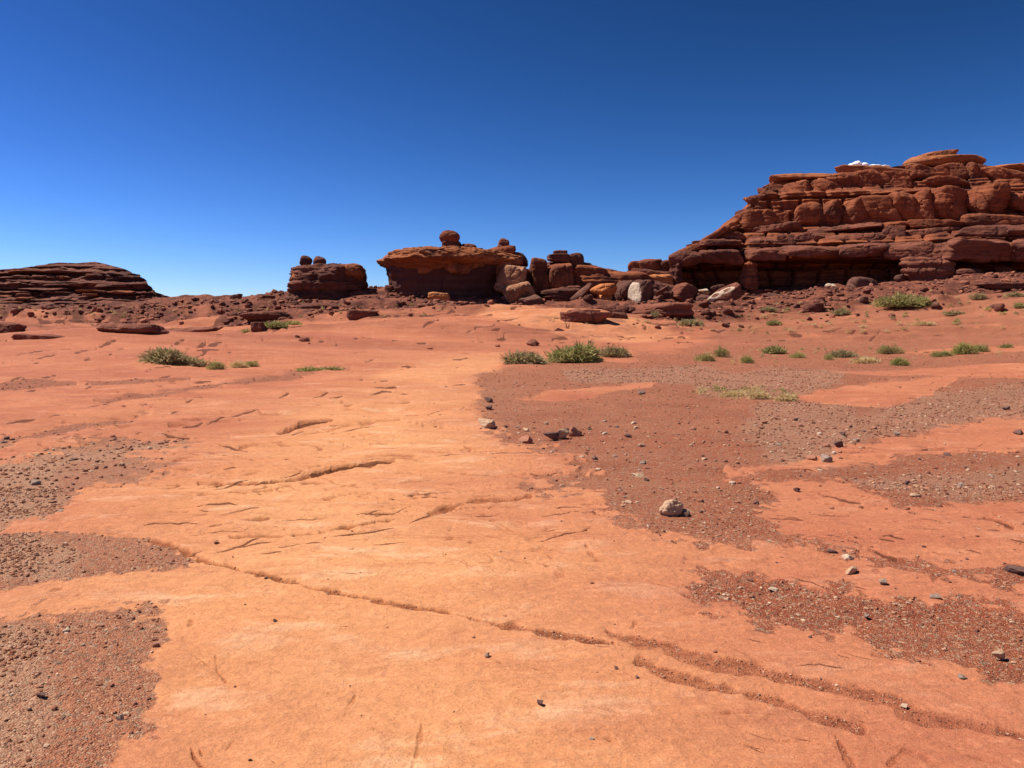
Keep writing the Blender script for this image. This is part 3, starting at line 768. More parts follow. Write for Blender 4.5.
def cliff(name, us, vtop, vbase, prof, mat, parent, back_end, seed=0, back=60, nu=600, nt=170, strata=0.5, sth=0.9, noise=1.0, blocks=0.0, bw=30, bend=None, wob=0.0):
    """cliff face: columns follow us; prof lists (fraction of height, Y)"""
    uu = np.linspace(us[0], us[-1], nu)
    vt = np.interp(uu, us, vtop); vb = np.interp(uu, us, vbase)
    off = np.zeros(nu)
    nb = 40
    if back_end == 'left':
        uu = np.concatenate([np.full(nb, uu[0]), uu]); vt = np.concatenate([np.full(nb, vt[0]), vt]); vb = np.concatenate([np.full(nb, vb[0]), vb])
        off = np.concatenate([np.linspace(back, 0, nb + 1)[:-1], off])
    else:
        uu = np.concatenate([uu, np.full(nb, uu[-1])]); vt = np.concatenate([vt, np.full(nb, vt[-1])]); vb = np.concatenate([vb, np.full(nb, vb[-1])])
        off = np.concatenate([off, np.linspace(0, back, nb + 1)[1:]])
    pr = np.array(prof, float)     # rows: v (reference), Y
    tt = np.linspace(0, 1, nt)
    v = vb[None] + (vt - vb)[None] * tt[:, None]
    Yp = np.interp(-v, -pr[:, 0], pr[:, 1])
    if wob: 
        wv = v + wob * fb2(uu[None] * 0.035 + 0 * v, v * 0.03, 4, seed + 20)
        Yp = np.interp(-wv, -pr[:, 0], pr[:, 1])
    Yp = Yp * np.ones_like(v)
    if bend is not None: Yp = Yp + np.interp(uu, bend[0], bend[1])[None]
    z = CAMZ - (v - HZ) / F * Yp
    Y = Yp + off[None]
    x = (uu[None] - 512) / F * (Yp + off[None])
    P = np.stack([x, Y, z], -1)
    sw = z / sth + 0.7 * fb3(P * 0.06, 3, seed)
    g = pn2(sw, sw * 0 + seed, 6) + 0.6 * pn2(sw * 2.3, sw * 0 + seed, 9)
    d = -noise * fb3(P * 0.16, 5, seed + 2) - strata * g - 0.35 * noise * fb3(P * 0.8, 4, seed + 5)
    if blocks:
        # vertical joints, offset from course to course
        crs = np.floor(sw * 0.28)
        q = x / bw + 0.37 * crs * 1.7 + 0.5 * fb3(P * 0.1, 2, seed + 8)
        fr = np.abs(q - np.round(q)) * 2; fz = np.abs(sw * 0.28 - np.round(sw * 0.28)) * 2
        d = d + blocks * (sstep(0.22, 0.0, fr) * 1.0 + sstep(0.3, 0.0, fz) * 0.8)
    endf = np.exp(-off / 6.0) if True else 1
    P[..., 1] += d * (off == 0)[None]
    sg = -1 if back_end == 'left' else 1
    # top: run back to a plateau
    ntp = 24
    rows = [P]
    tb = np.linspace(0, 1, ntp + 1)[1:]
    topY = P[-1, :, 1]
    plate = []
    for k in tb:
        q = P[-1].copy(); q[:, 1] = topY + (topY.max() + back - topY) * k; q[:, 0] *= q[:, 1] / topY
        q[:, 2] += -1.0 * k + 0.35 * noise * fb3(q * 0.2, 3, seed + 3) * min(1, k * 6)
        plate.append(q)
    P = np.concatenate([P, np.array(plate)], 0)
    o = np.array(parent.location)
    V = P.reshape(-1, 3) - o
    return obj(name, mesh_from(name, V, grid_faces(P.shape[0], P.shape[1])), M[mat], parent)

# ------------------------------------------------------------------ big mesa on the right
mesa = empty('sandstone_mesa', tuple(P3(870, 292, 100)))
tag(mesa, 'huge red sandstone mesa of stacked jointed blocks above shaded alcoves, tallest rock in view', 'rock formation')
us = [668, 684, 700, 716, 735, 752, 768, 776, 800, 840, 870, 903, 915, 935, 962, 978, 1024, 1150, 1500]
vt = [262, 249, 242, 236, 224, 209, 190, 184, 180, 173, 169, 165, 158, 156, 159, 166, 169, 172, 185]
vb = [300] * 8 + [298, 296, 294, 292, 291, 290, 289, 288, 280, 276, 272]
prof = [(310, 101), (290, 103), (286, 108), (264, 109.5), (259, 105), (250, 105), (244, 105.8), (230, 108.6), (226, 110.6), (192, 112), (187, 114.6), (172, 116.4), (168, 118), (160, 121), (150, 122)]
BEND = ([660, 700, 1024, 1500], [0, 0, -11, -22])
cliff('cliff_face', us, vt, vb, prof, 'mesa', mesa, 'left', seed=3, nu=900, nt=300, strata=0.5, sth=0.7, noise=0.9, blocks=1.2, bw=3.1, bend=BEND)
def blk(u0, u1, v0, v1, Y, seed, mat='mesa', name='rock_block', **kw):
    k = dict(depth=0.8, n=26, p=10, cham=9, noise=0.09, strata=0.02, sth=0.8, cut=(0.92, 1.3)); k.update(kw)
    g = 0.6
    Y += float(np.interp((u0 + u1) / 2, *BEND)); q = random.Random(seed); k['rot'] = (R(q.uniform(-5, 5)), R(q.uniform(-7, 7)), R(-14 + q.uniform(-14, 10)))
    if name == 'rock_block': k['p'] = q.uniform(9, 20); k['cham'] = q.randint(8, 16); k['cut'] = (q.uniform(.74, .92), 1.2); k['noise'] = q.uniform(.08, .16); k['n'] = 34
    return rock(name, u0 - g, u1 + g, v0 - g, v1 + g, Y, mat, parent=mesa, seed=seed, **k)
sd_ = 100
for (u0, u1, v0, v1, Y, sk) in [
    # overhanging ledge course
    (669, 701, 249, 266, 103, 0), (701, 744, 249, 265, 103, 0), (744, 783, 249, 261, 103.5, 0), (782, 842, 246, 258, 103.5, 0), (838, 888, 244, 257, 104, 0),
    (886, 940, 242, 261, 104, 0), (938, 1014, 241, 262, 104, 0), (1012, 1090, 242, 262, 104, 0),
    (738, 772, 202, 222, 112, .5), (722, 748, 216, 232, 110, .5), (702, 726, 229, 243, 107.5, .5), (686, 706, 240, 252, 105, .4), (762, 782, 187, 204, 115, .5), (770, 800, 178, 188, 117, .2), (752, 770, 196, 206, 114, .4),
    (700, 740, 240, 246, 104.5, 0), (740, 800, 226, 236, 109, 0), (800, 880, 226, 233, 109, 0), (880, 912, 222, 229, 109.5, 0),
    # thin ledges
    (692, 718, 236, 250, 106, 0), (716, 748, 235, 245, 107, 0), (745, 780, 238, 250, 106, 0), (777, 797, 235, 248, 106, 0), (796, 824, 232, 246, 106.5, 0), (822, 850, 236, 247, 106, 0),
    (850, 886, 234, 246, 106.5, 0), (882, 903, 227, 241, 107, 0), (905, 955, 229, 237, 107.5, 0), (910, 960, 221, 229, 108.5, 0), (955, 1010, 226, 242, 107, 0), (962, 1024, 214, 228, 109, 0), (1005, 1060, 226, 240, 107, 0),
    # big blocks
    (717, 739, 224, 237, 109, 0), (738, 775, 212, 237, 110, .15), (772, 789, 213, 233, 110, 0), (786, 800, 212, 230, 111, 0), (795, 824, 203, 228, 110, .15), (822, 843, 201, 227, 110, 0), (843, 869, 199, 226, 110.5, 0),
    (866, 893, 194, 227, 110.5, .25), (893, 913, 192, 227, 110, .1), (911, 933, 191, 226, 110, .25), (928, 966, 188, 222, 110, .12), (964, 1010, 186, 216, 110, 0), (1009, 1034, 194, 211, 110, 0), (1030, 1070, 190, 215, 110, 0),
    # upper course
    (752, 786, 194, 216, 113, .5), (767, 786, 181, 208, 114, .3), (784, 812, 182, 208, 114, .05), (809, 840, 179, 202, 114, .05), (824, 856, 174, 192, 115, .1), (850, 872, 172, 193, 115, .3),
    (868, 888, 168, 194, 115, .45), (881, 912, 174, 194, 115, .5), (905, 935, 166, 182, 116, .4), (921, 966, 179, 190, 115, 0), (934, 966, 165, 187, 116, .3), (963, 989, 164, 187, 116, .2), (986, 1024, 168, 188, 116, .4), (1020, 1060, 170, 190, 116, 0),
]:
    sd_ += 1
    if u0 < 800: v0 = min(max(v0, float(np.interp(u0 + 0.4 * (u1 - u0), us, vt)) + 0.5), v1 - 5)
    blk(u0, u1, v0, v1, Y + (1.6 if 225 < v0 < 240 and v1 - v0 < 13 else 1.0 if v0 < 240 else 0.5), sd_, mat='lower' if v0 > 225 else 'mesa', skew=-sk * 1.3, depth=0.75 if (u1 - u0) < 50 else 0.5)
for (uc, vc_, ln_, th_, Y, a_) in [(690, 250, 44, 8, 105, -22), (710, 238.5, 44, 8, 107, -32), (731, 224, 46, 9, 110, -36), (750, 208, 44, 9, 113, -42), (766, 194, 40, 8, 115, -36), (784, 183.5, 40, 7, 117.5, -12), (742, 220, 40, 6, 110.5, -30), (722, 234, 40, 6, 108, -26)]:
    sd_ += 1
    rock('sloping_slab', uc - ln_ / 2, uc + ln_ / 2, vc_ - th_ / 2, vc_ + th_ / 2, Y, 'mesa', parent=mesa, seed=sd_, depth=0.5, n=34, p=9, cham=10, noise=0.10, strata=0.03, sth=0.5, rot=(0, R(a_), 0), cut=(.8, 1.2))
# cap layers
for (u0, u1, v0, v1, Y) in [(772, 850, 176, 183, 117), (838, 912, 168.5, 177, 118), (905, 980, 157, 168, 120), (914, 955, 153.5, 160, 121), (948, 975, 157, 162, 120), (975, 1070, 165, 174, 118)]:
    sd_ += 1
    blk(u0, u1, v0, v1, Y, sd_, name='cap_slab', mat='cap', depth=0.5, noise=0.06, strata=0.03, sth=0.4, p=12)
# layered knob standing in the alcove
rock('layered_knob', 905, 953, 256, 289, 95.2, 'lower', parent=mesa, seed=55, depth=0.6, n=44, p=5, noise=0.13, strata=0.13, sth=0.75)
rock('layered_knob', 953, 985, 268, 290, 94, 'dark', parent=mesa, seed=56, depth=0.7, n=34, p=6, noise=0.12, strata=0.13, sth=0.6)
rock('rock_pillar', 742, 756, 262, 292, 102, 'mesa', parent=mesa, seed=57, depth=0.8, n=30, p=6, noise=0.2, strata=0.12, sth=0.5)
rock('rock_pillar', 669, 682, 262, 290, 103.5, 'dark', parent=mesa, seed=58, depth=0.8, n=30, p=6, noise=0.2, strata=0.12, sth=0.5)

# low outcrop left of the mesa
oc = empty('layered_outcrop', tuple(P3(648, 288, 103)))
tag(oc, 'low outcrop of flat ledges and rounded blocks joining the left foot of the big mesa', 'rock formation')
for i, (u0, u1, v0, v1, mt) in enumerate([(622, 672, 275, 289, 'orange'), (626, 673, 268, 280, 'dark')]):
    rock('ledge', u0, u1, v0, v1, 104 + i, mt, parent=oc, seed=210 + i, depth=0.6, n=30, p=9, noise=0.12, strata=0.09, sth=0.5)
for i, (u0, u1, v0, v1) in enumerate([(627, 641, 261, 272), (638, 662, 259, 272), (658, 674, 260, 274)]):
    rock('rock_block', u0, u1, v0, v1, 105, 'mesa', parent=oc, seed=220 + i, depth=0.8, n=20, p=7, noise=0.12)

rock('ledge', 606, 690, 283, 304, 103, 'mesa', parent=oc, seed=231, depth=0.3, n=40, p=6, noise=0.12, strata=0.06, sth=0.5)
# ------------------------------------------------------------------ mesa on the left
lm = empty('layered_mesa', tuple(P3(60, 308, 122)))
tag(lm, 'dark thinly layered mesa with a low sloping top, left end of the skyline', 'rock formation')
us2 = [-700, -200, 0, 29, 45, 58, 75, 92, 109, 127, 138, 145, 149, 153, 154, 162, 175, 190]
vt2 = [280, 273, 269.5, 267.5, 265, 262.3, 263, 261, 264.6, 269.5, 275, 279, 284, 288, 291, 295, 298, 301]
vb2 = [312] * 14 + [311, 311, 311, 311]
prof2 = [(318, 113), (312, 114), (304, 117), (303, 120), (298, 120.5), (297, 123), (292, 123.5), (291, 126), (284, 126.6), (283, 129), (276, 129.6), (275, 132), (269, 132.5), (268, 135), (260, 137)]
cliff('cliff_face', us2, vt2, vb2, prof2, 'dark', lm, 'right', seed=12, nu=600, nt=200, strata=0.9, sth=0.55, noise=0.9, blocks=0.35, bw=2.6, wob=4.5)
for i in range(34):
    rs = random.Random(i + 400)
    u = rs.uniform(0, 148); v = rs.uniform(272, 304)
    vtop = np.interp(u, us2, vt2)
    if v < vtop + 5: v = vtop + 6
    Yb = np.interp(-v, [-p_[0] for p_ in prof2], [p_[1] for p_ in prof2]) - 0.2
    wd = rs.choice((5, 14, 22, 34, 46)) * rs.uniform(.7, 1.2); u = min(u, 146 - wd / 2)
    rock('rock_block', u - wd / 2, u + wd / 2, v - rs.uniform(0.8, 2.2), v + 2.0, float(Yb) + 0.6, rs.choice(('dark', 'dark', 'mesa')), parent=lm, seed=420 + i, depth=0.7, n=12, p=9, noise=0.15)

# ------------------------------------------------------------------ small butte with two boulders
bt = empty('sandstone_butte', tuple(P3(327, 295, 97)))
tag(bt, 'small lone blocky butte standing on the skyline between the left mesa and the overhanging rock', 'rock formation')
loft_obj('butte_base', [(300, 292, 364, 4.5), (293, 292, 363, 4.3), (286, 291, 363.5, 4.5), (280, 292.5, 363, 4.2), (277, 293, 364, 4.4), (270, 297, 363, 4.0), (267, 302, 358, 3.4), (265, 318, 350, 2.0)], 97, 'dark', bt, seed=5, strata=0.26, sth=0.6, noise=0.9, nscale=0.5)
rock('upper_block', 322, 365, 264, 281, 95.5, 'cap', parent=bt, seed=31, depth=0.8, n=34, p=6, noise=0.13)
rock('upper_block', 293, 328, 266.5, 281, 95.5, 'cap', parent=bt, seed=32, depth=0.8, n=30, p=6, noise=0.15, strata=0.04)
for i, (u0, u1, v0, v1, lab) in enumerate([(300, 312.5, 255.5, 267, 'tilted dark boulder perched on the small butte, the left of two'), (313, 326.5, 256, 268.5, 'chunky dark boulder perched on the small butte, the right of two')]):
    tag(rock('perched_boulder', u0, u1, v0, v1, 97, 'shade', seed=41 + i * 5, depth=0.9, n=20, p=9, box=False, cham=22, cut=(.82, 1.06), noise=0.10), lab, 'boulder')

# ------------------------------------------------------------------ overhanging rock with balanced boulder
oh = empty('overhanging_rock', tuple(P3(450, 296, 96)))
tag(oh, 'broad overhanging rock with a bright orange cap over a deeply shaded wall', 'rock formation')
Yo = 98
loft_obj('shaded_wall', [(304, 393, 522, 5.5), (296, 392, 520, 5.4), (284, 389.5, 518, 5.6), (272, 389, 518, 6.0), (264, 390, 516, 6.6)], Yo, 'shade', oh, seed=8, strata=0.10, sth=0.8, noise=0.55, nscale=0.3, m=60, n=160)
loft_obj('overhanging_cap', [(272, 392, 514, 6.2), (268, 388, 518, 6.9), (264.5, 381, 522, 8.0), (262.5, 379, 524, 8.5), (259.5, 385, 522, 8.3), (256, 394, 508, 7.6), (252.5, 404, 486, 6.2), (250, 412, 470, 4.2), (249, 424, 452, 1.6)], Yo, 'cap', oh, seed=15, strata=0.12, sth=0.6, noise=1.15, nscale=0.42, m=100, n=220, fine=0.3)
for i, (u0, u1, v0, v1) in enumerate([(393, 420, 256, 268), (416, 434, 255, 274), (440, 478, 254, 275), (474, 500, 257, 266), (496, 512, 258, 284)]):
    rock('cap_drip', u0, u1, v0, v1, Yo - 5.4, 'cap', parent=oh, seed=70 + i, depth=0.5, n=30, p=3, box=False, cham=16, cut=(.7, 1.1), noise=0.2)
rock('hoodoo_slab', 486, 516, 246.5, 258, Yo, 'mesa', parent=oh, seed=81, depth=0.8, n=26, p=6, noise=0.12, strata=0.08, sth=0.5)
rock('hoodoo_neck', 496, 512, 244, 251, Yo, 'dark', parent=oh, seed=82, depth=0.9, n=16, p=5, noise=0.1)
rock('hoodoo_shoulder', 506, 527, 252, 268, Yo, 'dark', parent=oh, seed=84, depth=0.9, n=20, p=5, noise=0.14, skew=-0.5)
tag(rock('hoodoo_knob', 498.3, 509.3, 238, 247.6, Yo, 'dark', seed=83, depth=1.0, n=20, p=6, box=False, cham=24, cut=(.88, 1.05), noise=0.1, strata=0.04, sth=0.3), 'small dark knob of rock perched on a layered pedestal right of the round balanced boulder', 'boulder')
bb = empty('balanced_boulder', tuple(P3(449, 251, Yo)))
tag(bb, 'round reddish boulder balanced on top of the broad overhanging rock', 'boulder')
rock('round_head', 439.5, 460, 229.8, 245.5, Yo, 'mesa', parent=bb, seed=95, depth=0.95, n=28, p=4, box=False, cham=40, cut=(.92, 1.04), noise=0.08, strata=0.03, sth=0.5)
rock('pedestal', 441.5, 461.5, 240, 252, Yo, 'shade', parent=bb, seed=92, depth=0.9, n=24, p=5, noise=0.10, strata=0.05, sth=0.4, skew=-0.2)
tag(rock('flat_boulder', 461.5, 478, 243.5, 252.5, Yo, 'dark', seed=93, depth=0.9, n=20, p=7, noise=0.1), 'flat dark boulder lying just right of the round balanced boulder', 'boulder')
tag(rock('flat_boulder', 474, 483, 248, 253.8, Yo, 'dark', seed=94, depth=0.9, n=14, p=7, noise=0.1), 'smallest dark stone on the overhanging cap, beside the flat boulder', 'boulder')

# ------------------------------------------------------------------ blocky outcrop and fallen boulders
ob = empty('blocky_outcrop', tuple(P3(565, 298, 96)))
tag(ob, 'blocky outcrop of upright jointed blocks under a dark flat cap, centre of the skyline', 'rock formation')
loft_obj('outcrop_mass', [(310, 516, 712, 4.5), (295, 518, 700, 4.2), (287, 520, 676, 4.0), (281, 523, 652, 3.8), (274, 527, 622, 3.4), (268, 531, 603, 3.0), (264, 538, 586, 2.4), (262, 548, 572, 1.4)], 100, 'dark', ob, seed=33, strata=0.30, sth=0.6, noise=0.9, nscale=0.35, n=220, m=90)
for i, (nm, u0, u1, v0, v1, Y, mt, k) in enumerate([
    ('rock_block', 530, 549, 259, 299, 96, 'mesa', dict(p=8)), ('rock_block', 546, 573, 261, 299, 95.5, 'mesa', dict(p=10)), ('rock_block', 520, 536, 268, 296, 97, 'mesa', dict(p=6)),
    ('cap_slab', 547, 574, 254, 263.5, 97, 'dark', dict(p=10, strata=.05, sth=.4)), ('cap_slab', 553, 568, 250.5, 257, 97.5, 'dark', dict(p=8)), ('cap_knob', 568, 584, 252.8, 272, 97, 'dark', dict(p=5)),
    ('cap_pebble', 584, 590, 262.8, 269, 98, 'dark', dict(p=5)), ('cap_pebble', 588, 594, 265.5, 269.5, 98, 'dark', dict(p=5)),
    ('sloping_ledge', 568, 610, 266.5, 283, 97.5, 'mesa', dict(p=6, strata=.06, sth=.5, rot=(0, R(10), 0))), ('sloping_ledge', 580, 618, 272, 292, 98, 'orange', dict(p=6, strata=.08, sth=.5, rot=(0, R(14), 0))),
    ('sloping_ledge', 560, 650, 272, 312, 100, 'mesa', dict(p=4, strata=.06, sth=.5, noise=.14, n=40)),
    ('sloping_ledge', 540, 582, 286, 306, 94.5, 'dark', dict(p=4, strata=.07, sth=.4)),
]):
    kw = dict(depth=0.9, n=28, noise=0.09, seed=500 + i); kw.update(k)
    rock(nm, u0, u1, v0, v1, Y, mt, parent=ob, **kw)

ring = lambda cx, cy, r: (lambda p: np.exp(-((np.hypot((p[:, 0] - cx) * 1.0, (p[:, 1] - cy) * 0.9) - r) / 0.13) ** 2))
def ringpale(p):
    p = p * np.array([2.67, 1.2, .72]) @ rotm(R(38), R(-24), R(4)) / np.array([2.67, 1.2, .72])
    return np.maximum(np.maximum(ring(-0.42, 0, 0.30)(p), ring(0.22, 0.0, 0.30)(p)), sstep(-0.6, -0.95, p[:, 0])) * (p[:, 2] > -0.3)
def facepale(p): return 0.9 * sstep(0.35, 0.6, -0.8 * p[:, 0] - 0.5 * p[:, 1] + .1 * p[:, 2])
def toppale(p): return 0.8 * sstep(0.1, 0.6, p[:, 2])
def veinpale(p): return 0.62 * sstep(0.12, 0.0, np.abs(fb3(p * 1.4, 3, 4))) * (p[:, 2] > -0.5)
B = [
    ('boulder', 495, 526, 265.5, 297, 92, 'tan', dict(p=10, box=True, pale=veinpale, seed=601, n=36, skew=.12, noise=.12), 'large upright tan boulder with pale veins leaning on the right end of the overhanging rock'),
    ('boulder', 502, 536, 281, 305, 90, 'tan', dict(p=6, pale=veinpale, seed=602, n=34), 'rounded tan boulder in front of the large upright veined boulder'),
    ('boulder', 518, 543, 295, 308, 88, 'brown', dict(p=8, seed=603, rot=(0, R(-8), 0)), 'low dark brown boulder at the foot of the rounded tan boulder'),
    ('tilted_slab', 568, 596, 289, 296, 90, 'brown', dict(p=12, seed=604, rot=(0, R(-42), 0), depth=.6), 'dark thin slab tilted steeply on the rubble below the blocky outcrop'),
    ('boulder', 591, 616, 283, 296, 88.5, 'orange', dict(p=14, seed=605, noise=.05, rot=(0, R(4), R(15))), 'bright orange squared block left of the egg shaped brown boulder'),
    ('boulder', 597, 612, 293, 304, 90, 'orange', dict(p=7, seed=606), 'small orange brown boulder under the bright orange block'),
    ('boulder', 615, 633, 280.5, 303, 91, 'brown', dict(p=5, seed=607, n=28), 'egg shaped upright brown boulder beside the white faced boulder'),
    ('boulder', 632, 648.5, 280, 303, 85.5, 'brown', dict(p=14, box=True, cham=5, cut=(.8, 1.1), pale=facepale, seed=608, n=28, skew=.25, rot=(0, R(-8), R(38))), 'pointed boulder with a bright white left face'),
    ('boulder', 652, 669, 285, 297, 92, 'brown', dict(p=7, seed=609), 'low dark boulder between the white faced boulder and the big mesa'),
    ('boulder', 671, 696, 283.5, 304, 92, 'redb', dict(p=11, seed=610, n=28, rot=(0, R(12), R(20))), 'large angular dark red boulder below the left corner of the mesa'),
    ('boulder', 696, 711, 288.5, 296, 93, 'tan', dict(p=8, pale=toppale, seed=611), 'small white topped boulder left of the ringed slab'),
    ('boulder', 695, 711, 294, 304, 91, 'brown', dict(p=7, seed=612), 'dark boulder under the small white topped boulder'),
    ('boulder', 710, 725, 284.5, 294, 95, 'brown', dict(p=6, seed=613), 'grey brown boulder behind the ringed slab'),
    ('ringed_slab', 703, 744, 290, 301, 87, 'redb', dict(p=12, pale=ringpale, seed=614, n=50, rot=(R(38), R(-24), R(4)), depth=.45, noise=.04), 'long tilted red slab marked with two pale rings'),
    ('boulder', 688, 709, 301.5, 316, 86, 'redb', dict(p=10, seed=615, rot=(0, R(18), 0)), 'reddish wedge shaped boulder below the ringed slab'),
    ('boulder', 846, 876, 276.5, 301, 92, 'brown', dict(p=5, seed=616, n=28, skew=.2), 'big dark domed boulder in front of the right alcove, behind the green shrub'),
    ('boulder', 824, 848, 283.5, 298, 93, 'redb', dict(p=6, pale=lambda p: .8 * sstep(.3, .8, p[:, 2]) * (p[:, 0] < -.2), seed=617), 'rounded reddish boulder left of the big dark domed boulder'),
    ('boulder', 740, 768, 297, 308, 88, 'redb', dict(p=8, seed=618), 'broad low red boulder right of the ringed slab'),
    ('boulder', 762, 782, 293, 303, 92, 'brown', dict(p=8, seed=619), 'dark boulder behind the broad low red boulder'),
    ('boulder', 790, 812, 292, 302, 92, 'redb', dict(p=7, seed=620), 'reddish boulder below the middle of the mesa, left of the rounded reddish one'),
    ('boulder', 921, 935, 284.5, 294.5, 92, 'brown', dict(p=6, seed=621), 'small dark boulder below the layered knob of the mesa'),
    ('boulder', 893, 908, 274, 289, 97, 'brown', dict(p=7, seed=622), 'dark boulder just left of the layered knob'),
    ('boulder', 996, 1012, 265.5, 277, 97, 'redb', dict(p=6, seed=623), 'pale reddish boulder high on the slope at the right edge'),
    ('boulder', 993, 1010, 286.5, 294, 85, 'tan', dict(p=9, seed=624), 'flat pale boulder on the slope near the right edge'),
    ('boulder', 714, 748, 301, 311, 86, 'brown', dict(p=7, seed=625), 'dark low boulder directly under the ringed slab'),
]
for nm, u0, u1, v0, v1, Y, mt, k, lab in B:
    kw = dict(depth=0.85, n=24, noise=0.10, box='slab' in nm or k.get('p', 9) > 10, cham=13, cut=(0.72, 1.15)); kw.update(k)
    tag(rock(nm, u0, u1, v0, v1, Y, mt, **kw), lab, 'slab' if 'slab' in nm else 'boulder')

# low ledges breaking out of the slope
LG = [
    (-30, 24, 322, 333, 66, 'redb', 'dark undercut ledge at the left edge of the photo'), (100, 166, 324, 333, 64, 'redb', 'long undercut sandstone ledge below the right end of the left mesa'),
    (158, 218, 327, 333, 62, 'redb', 'thin ledge of red rock right of the long undercut ledge'), (243, 288, 311, 319.5, 74, 'dark', 'dark flat ledge on the slope left of the small butte'),
    (230, 242, 293.8, 300, 92, 'dark', 'small block of rock on the skyline left of the small butte'), (256, 276, 295, 299, 93, 'dark', 'low flat rock on the skyline just left of the small butte'),
    (346, 378, 310, 317, 76, 'dark', 'dark flat ledge below and right of the small butte'), (570, 600, 309, 318, 76, 'redb', 'left piece of the layered purple red ledges below the blocky outcrop'), (594, 634, 305, 313, 76, 'redb', 'upper piece of the layered purple red ledges below the blocky outcrop'), (602, 628, 312, 319, 76, 'lower', 'lower right piece of the layered purple red ledges below the blocky outcrop'),
    (630, 690, 303, 314, 80, 'redb', 'layered ledge below the white faced boulder'), (428, 450, 292.5, 302, 88, 'orange', 'light orange boulder below the shaded wall of the overhanging rock'),
    (250, 268, 322, 331, 66, 'dark', 'dark lump of rock beside the green shrub on the left slope'), (560, 610, 312, 322, 74, 'dark', 'dark lower step of rock in front of the purple red ledge'),
    (384, 394, 285, 293, 92, 'dark', 'small dark boulder at the left foot of the overhanging rock'), (980, 1022, 283, 289, 92, 'dark', 'long dark ledge at the foot of the mesa near the right edge'),
    (803, 823, 303, 312, 78, 'dark', 'tilted dark slab edge on the red slope below the mesa'),
]
LG += [(20, 70, 334, 341, 0, 'redb', 'low shelf of red rock on the left slickrock, below the layered mesa'), 
       (300, 340, 303, 308, 0, 'dark', 'dark shelf right under the small butte'),
       ]
for i, (u0, u1, v0, v1, Y, mt, lab) in enumerate(LG):
    if 'skyline' not in lab: Y = on_ground(int((u0 + u1) / 2), v1 - 1.5)[1]; v1 += 3 if 'shelf' in lab or Y < 70 else 1
    tag(rock('rock_ledge', u0, u1, v0, v1, Y, mt, seed=700 + i, depth=0.7, n=34, p=9, noise=0.13, strata=0.06, sth=0.4), lab, 'rock ledge')

# ------------------------------------------------------------------ rubble on the talus
rs = np.random.default_rng(5)
protos = {}
def stone_proto(kind, k):
    key = (kind, k)
    if key not in protos:
        V, Fc = rock_verts(0.5, 0.42, 0.36, seed=900 + k * 7, n=8 if k < 6 else 20, p=12, box=k % 3 == 0 and k < 6, cham=13, noise=0.06 if k < 6 else 0.13, oct=2 if k < 6 else 4, cut=(0.68, 1.1))
        V[:, 2] += 0.30
        me = mesh_from('stone', V, Fc); me.materials.append(M[kind])
        protos[key] = me
    return protos[key]
def drop(name, kind, k, X, Y, w_px, label, cat, group=None, sink=0.0, hz_=1.0, rz=None):
    s = w_px * Y / F
    o = bpy.data.objects.new(name, stone_proto(kind, k))
    COL.objects.link(o)
    o.location = (X, Y, float(gz(np.array(X), np.array(Y))) - sink * s)
    o.scale = (s, s, s * hz_)
    o.rotation_euler = (0, 0, rz if rz is not None else float(rs.uniform(0, 6.28)))
    tag(o, label, cat, group)
    return o
def talus_rocks(n, urange, vlo, vhi, wmin, wmax, label, group, kinds, seed):
    r = np.random.default_rng(seed)
    for i in range(n):
        u = r.uniform(*urange)
        v = r.uniform(np.interp(u, *vlo), np.interp(u, *vhi))
        X, Y, Z = on_ground(u, v)
        wd = wmin + (wmax - wmin) * r.random() ** 2.5
        drop('talus_rock', kinds[int(r.integers(len(kinds)))], int(r.integers(6)), X, Y, wd, label, 'rock', group, 0.12, r.uniform(.7, 1.1))
talus_rocks(110, (560, 1024), ([560, 700, 850, 1024], [302, 294, 288, 268]), ([560, 700, 850, 1024], [322, 330, 322, 310]), 3, 12,
            'small broken rock lying on the rubble slope below the big mesa', 'rubble below the big mesa', ['brown', 'redb', 'dark'], 1)
talus_rocks(40, (160, 500), ([160, 300, 500], [301, 297, 299]), ([160, 300, 500], [318, 318, 308]), 2.5, 8,
            'small broken rock lying on the brown slope below the small butte', 'rubble below the small butte', ['redb', 'lower', 'redb'], 2)
talus_rocks(30, (0, 170), ([0, 170], [308, 303]), ([0, 170], [320, 318]), 3, 9,
            'small broken rock lying at the foot of the layered left mesa', 'rubble below the left mesa', ['redb', 'lower', 'redb'], 3)

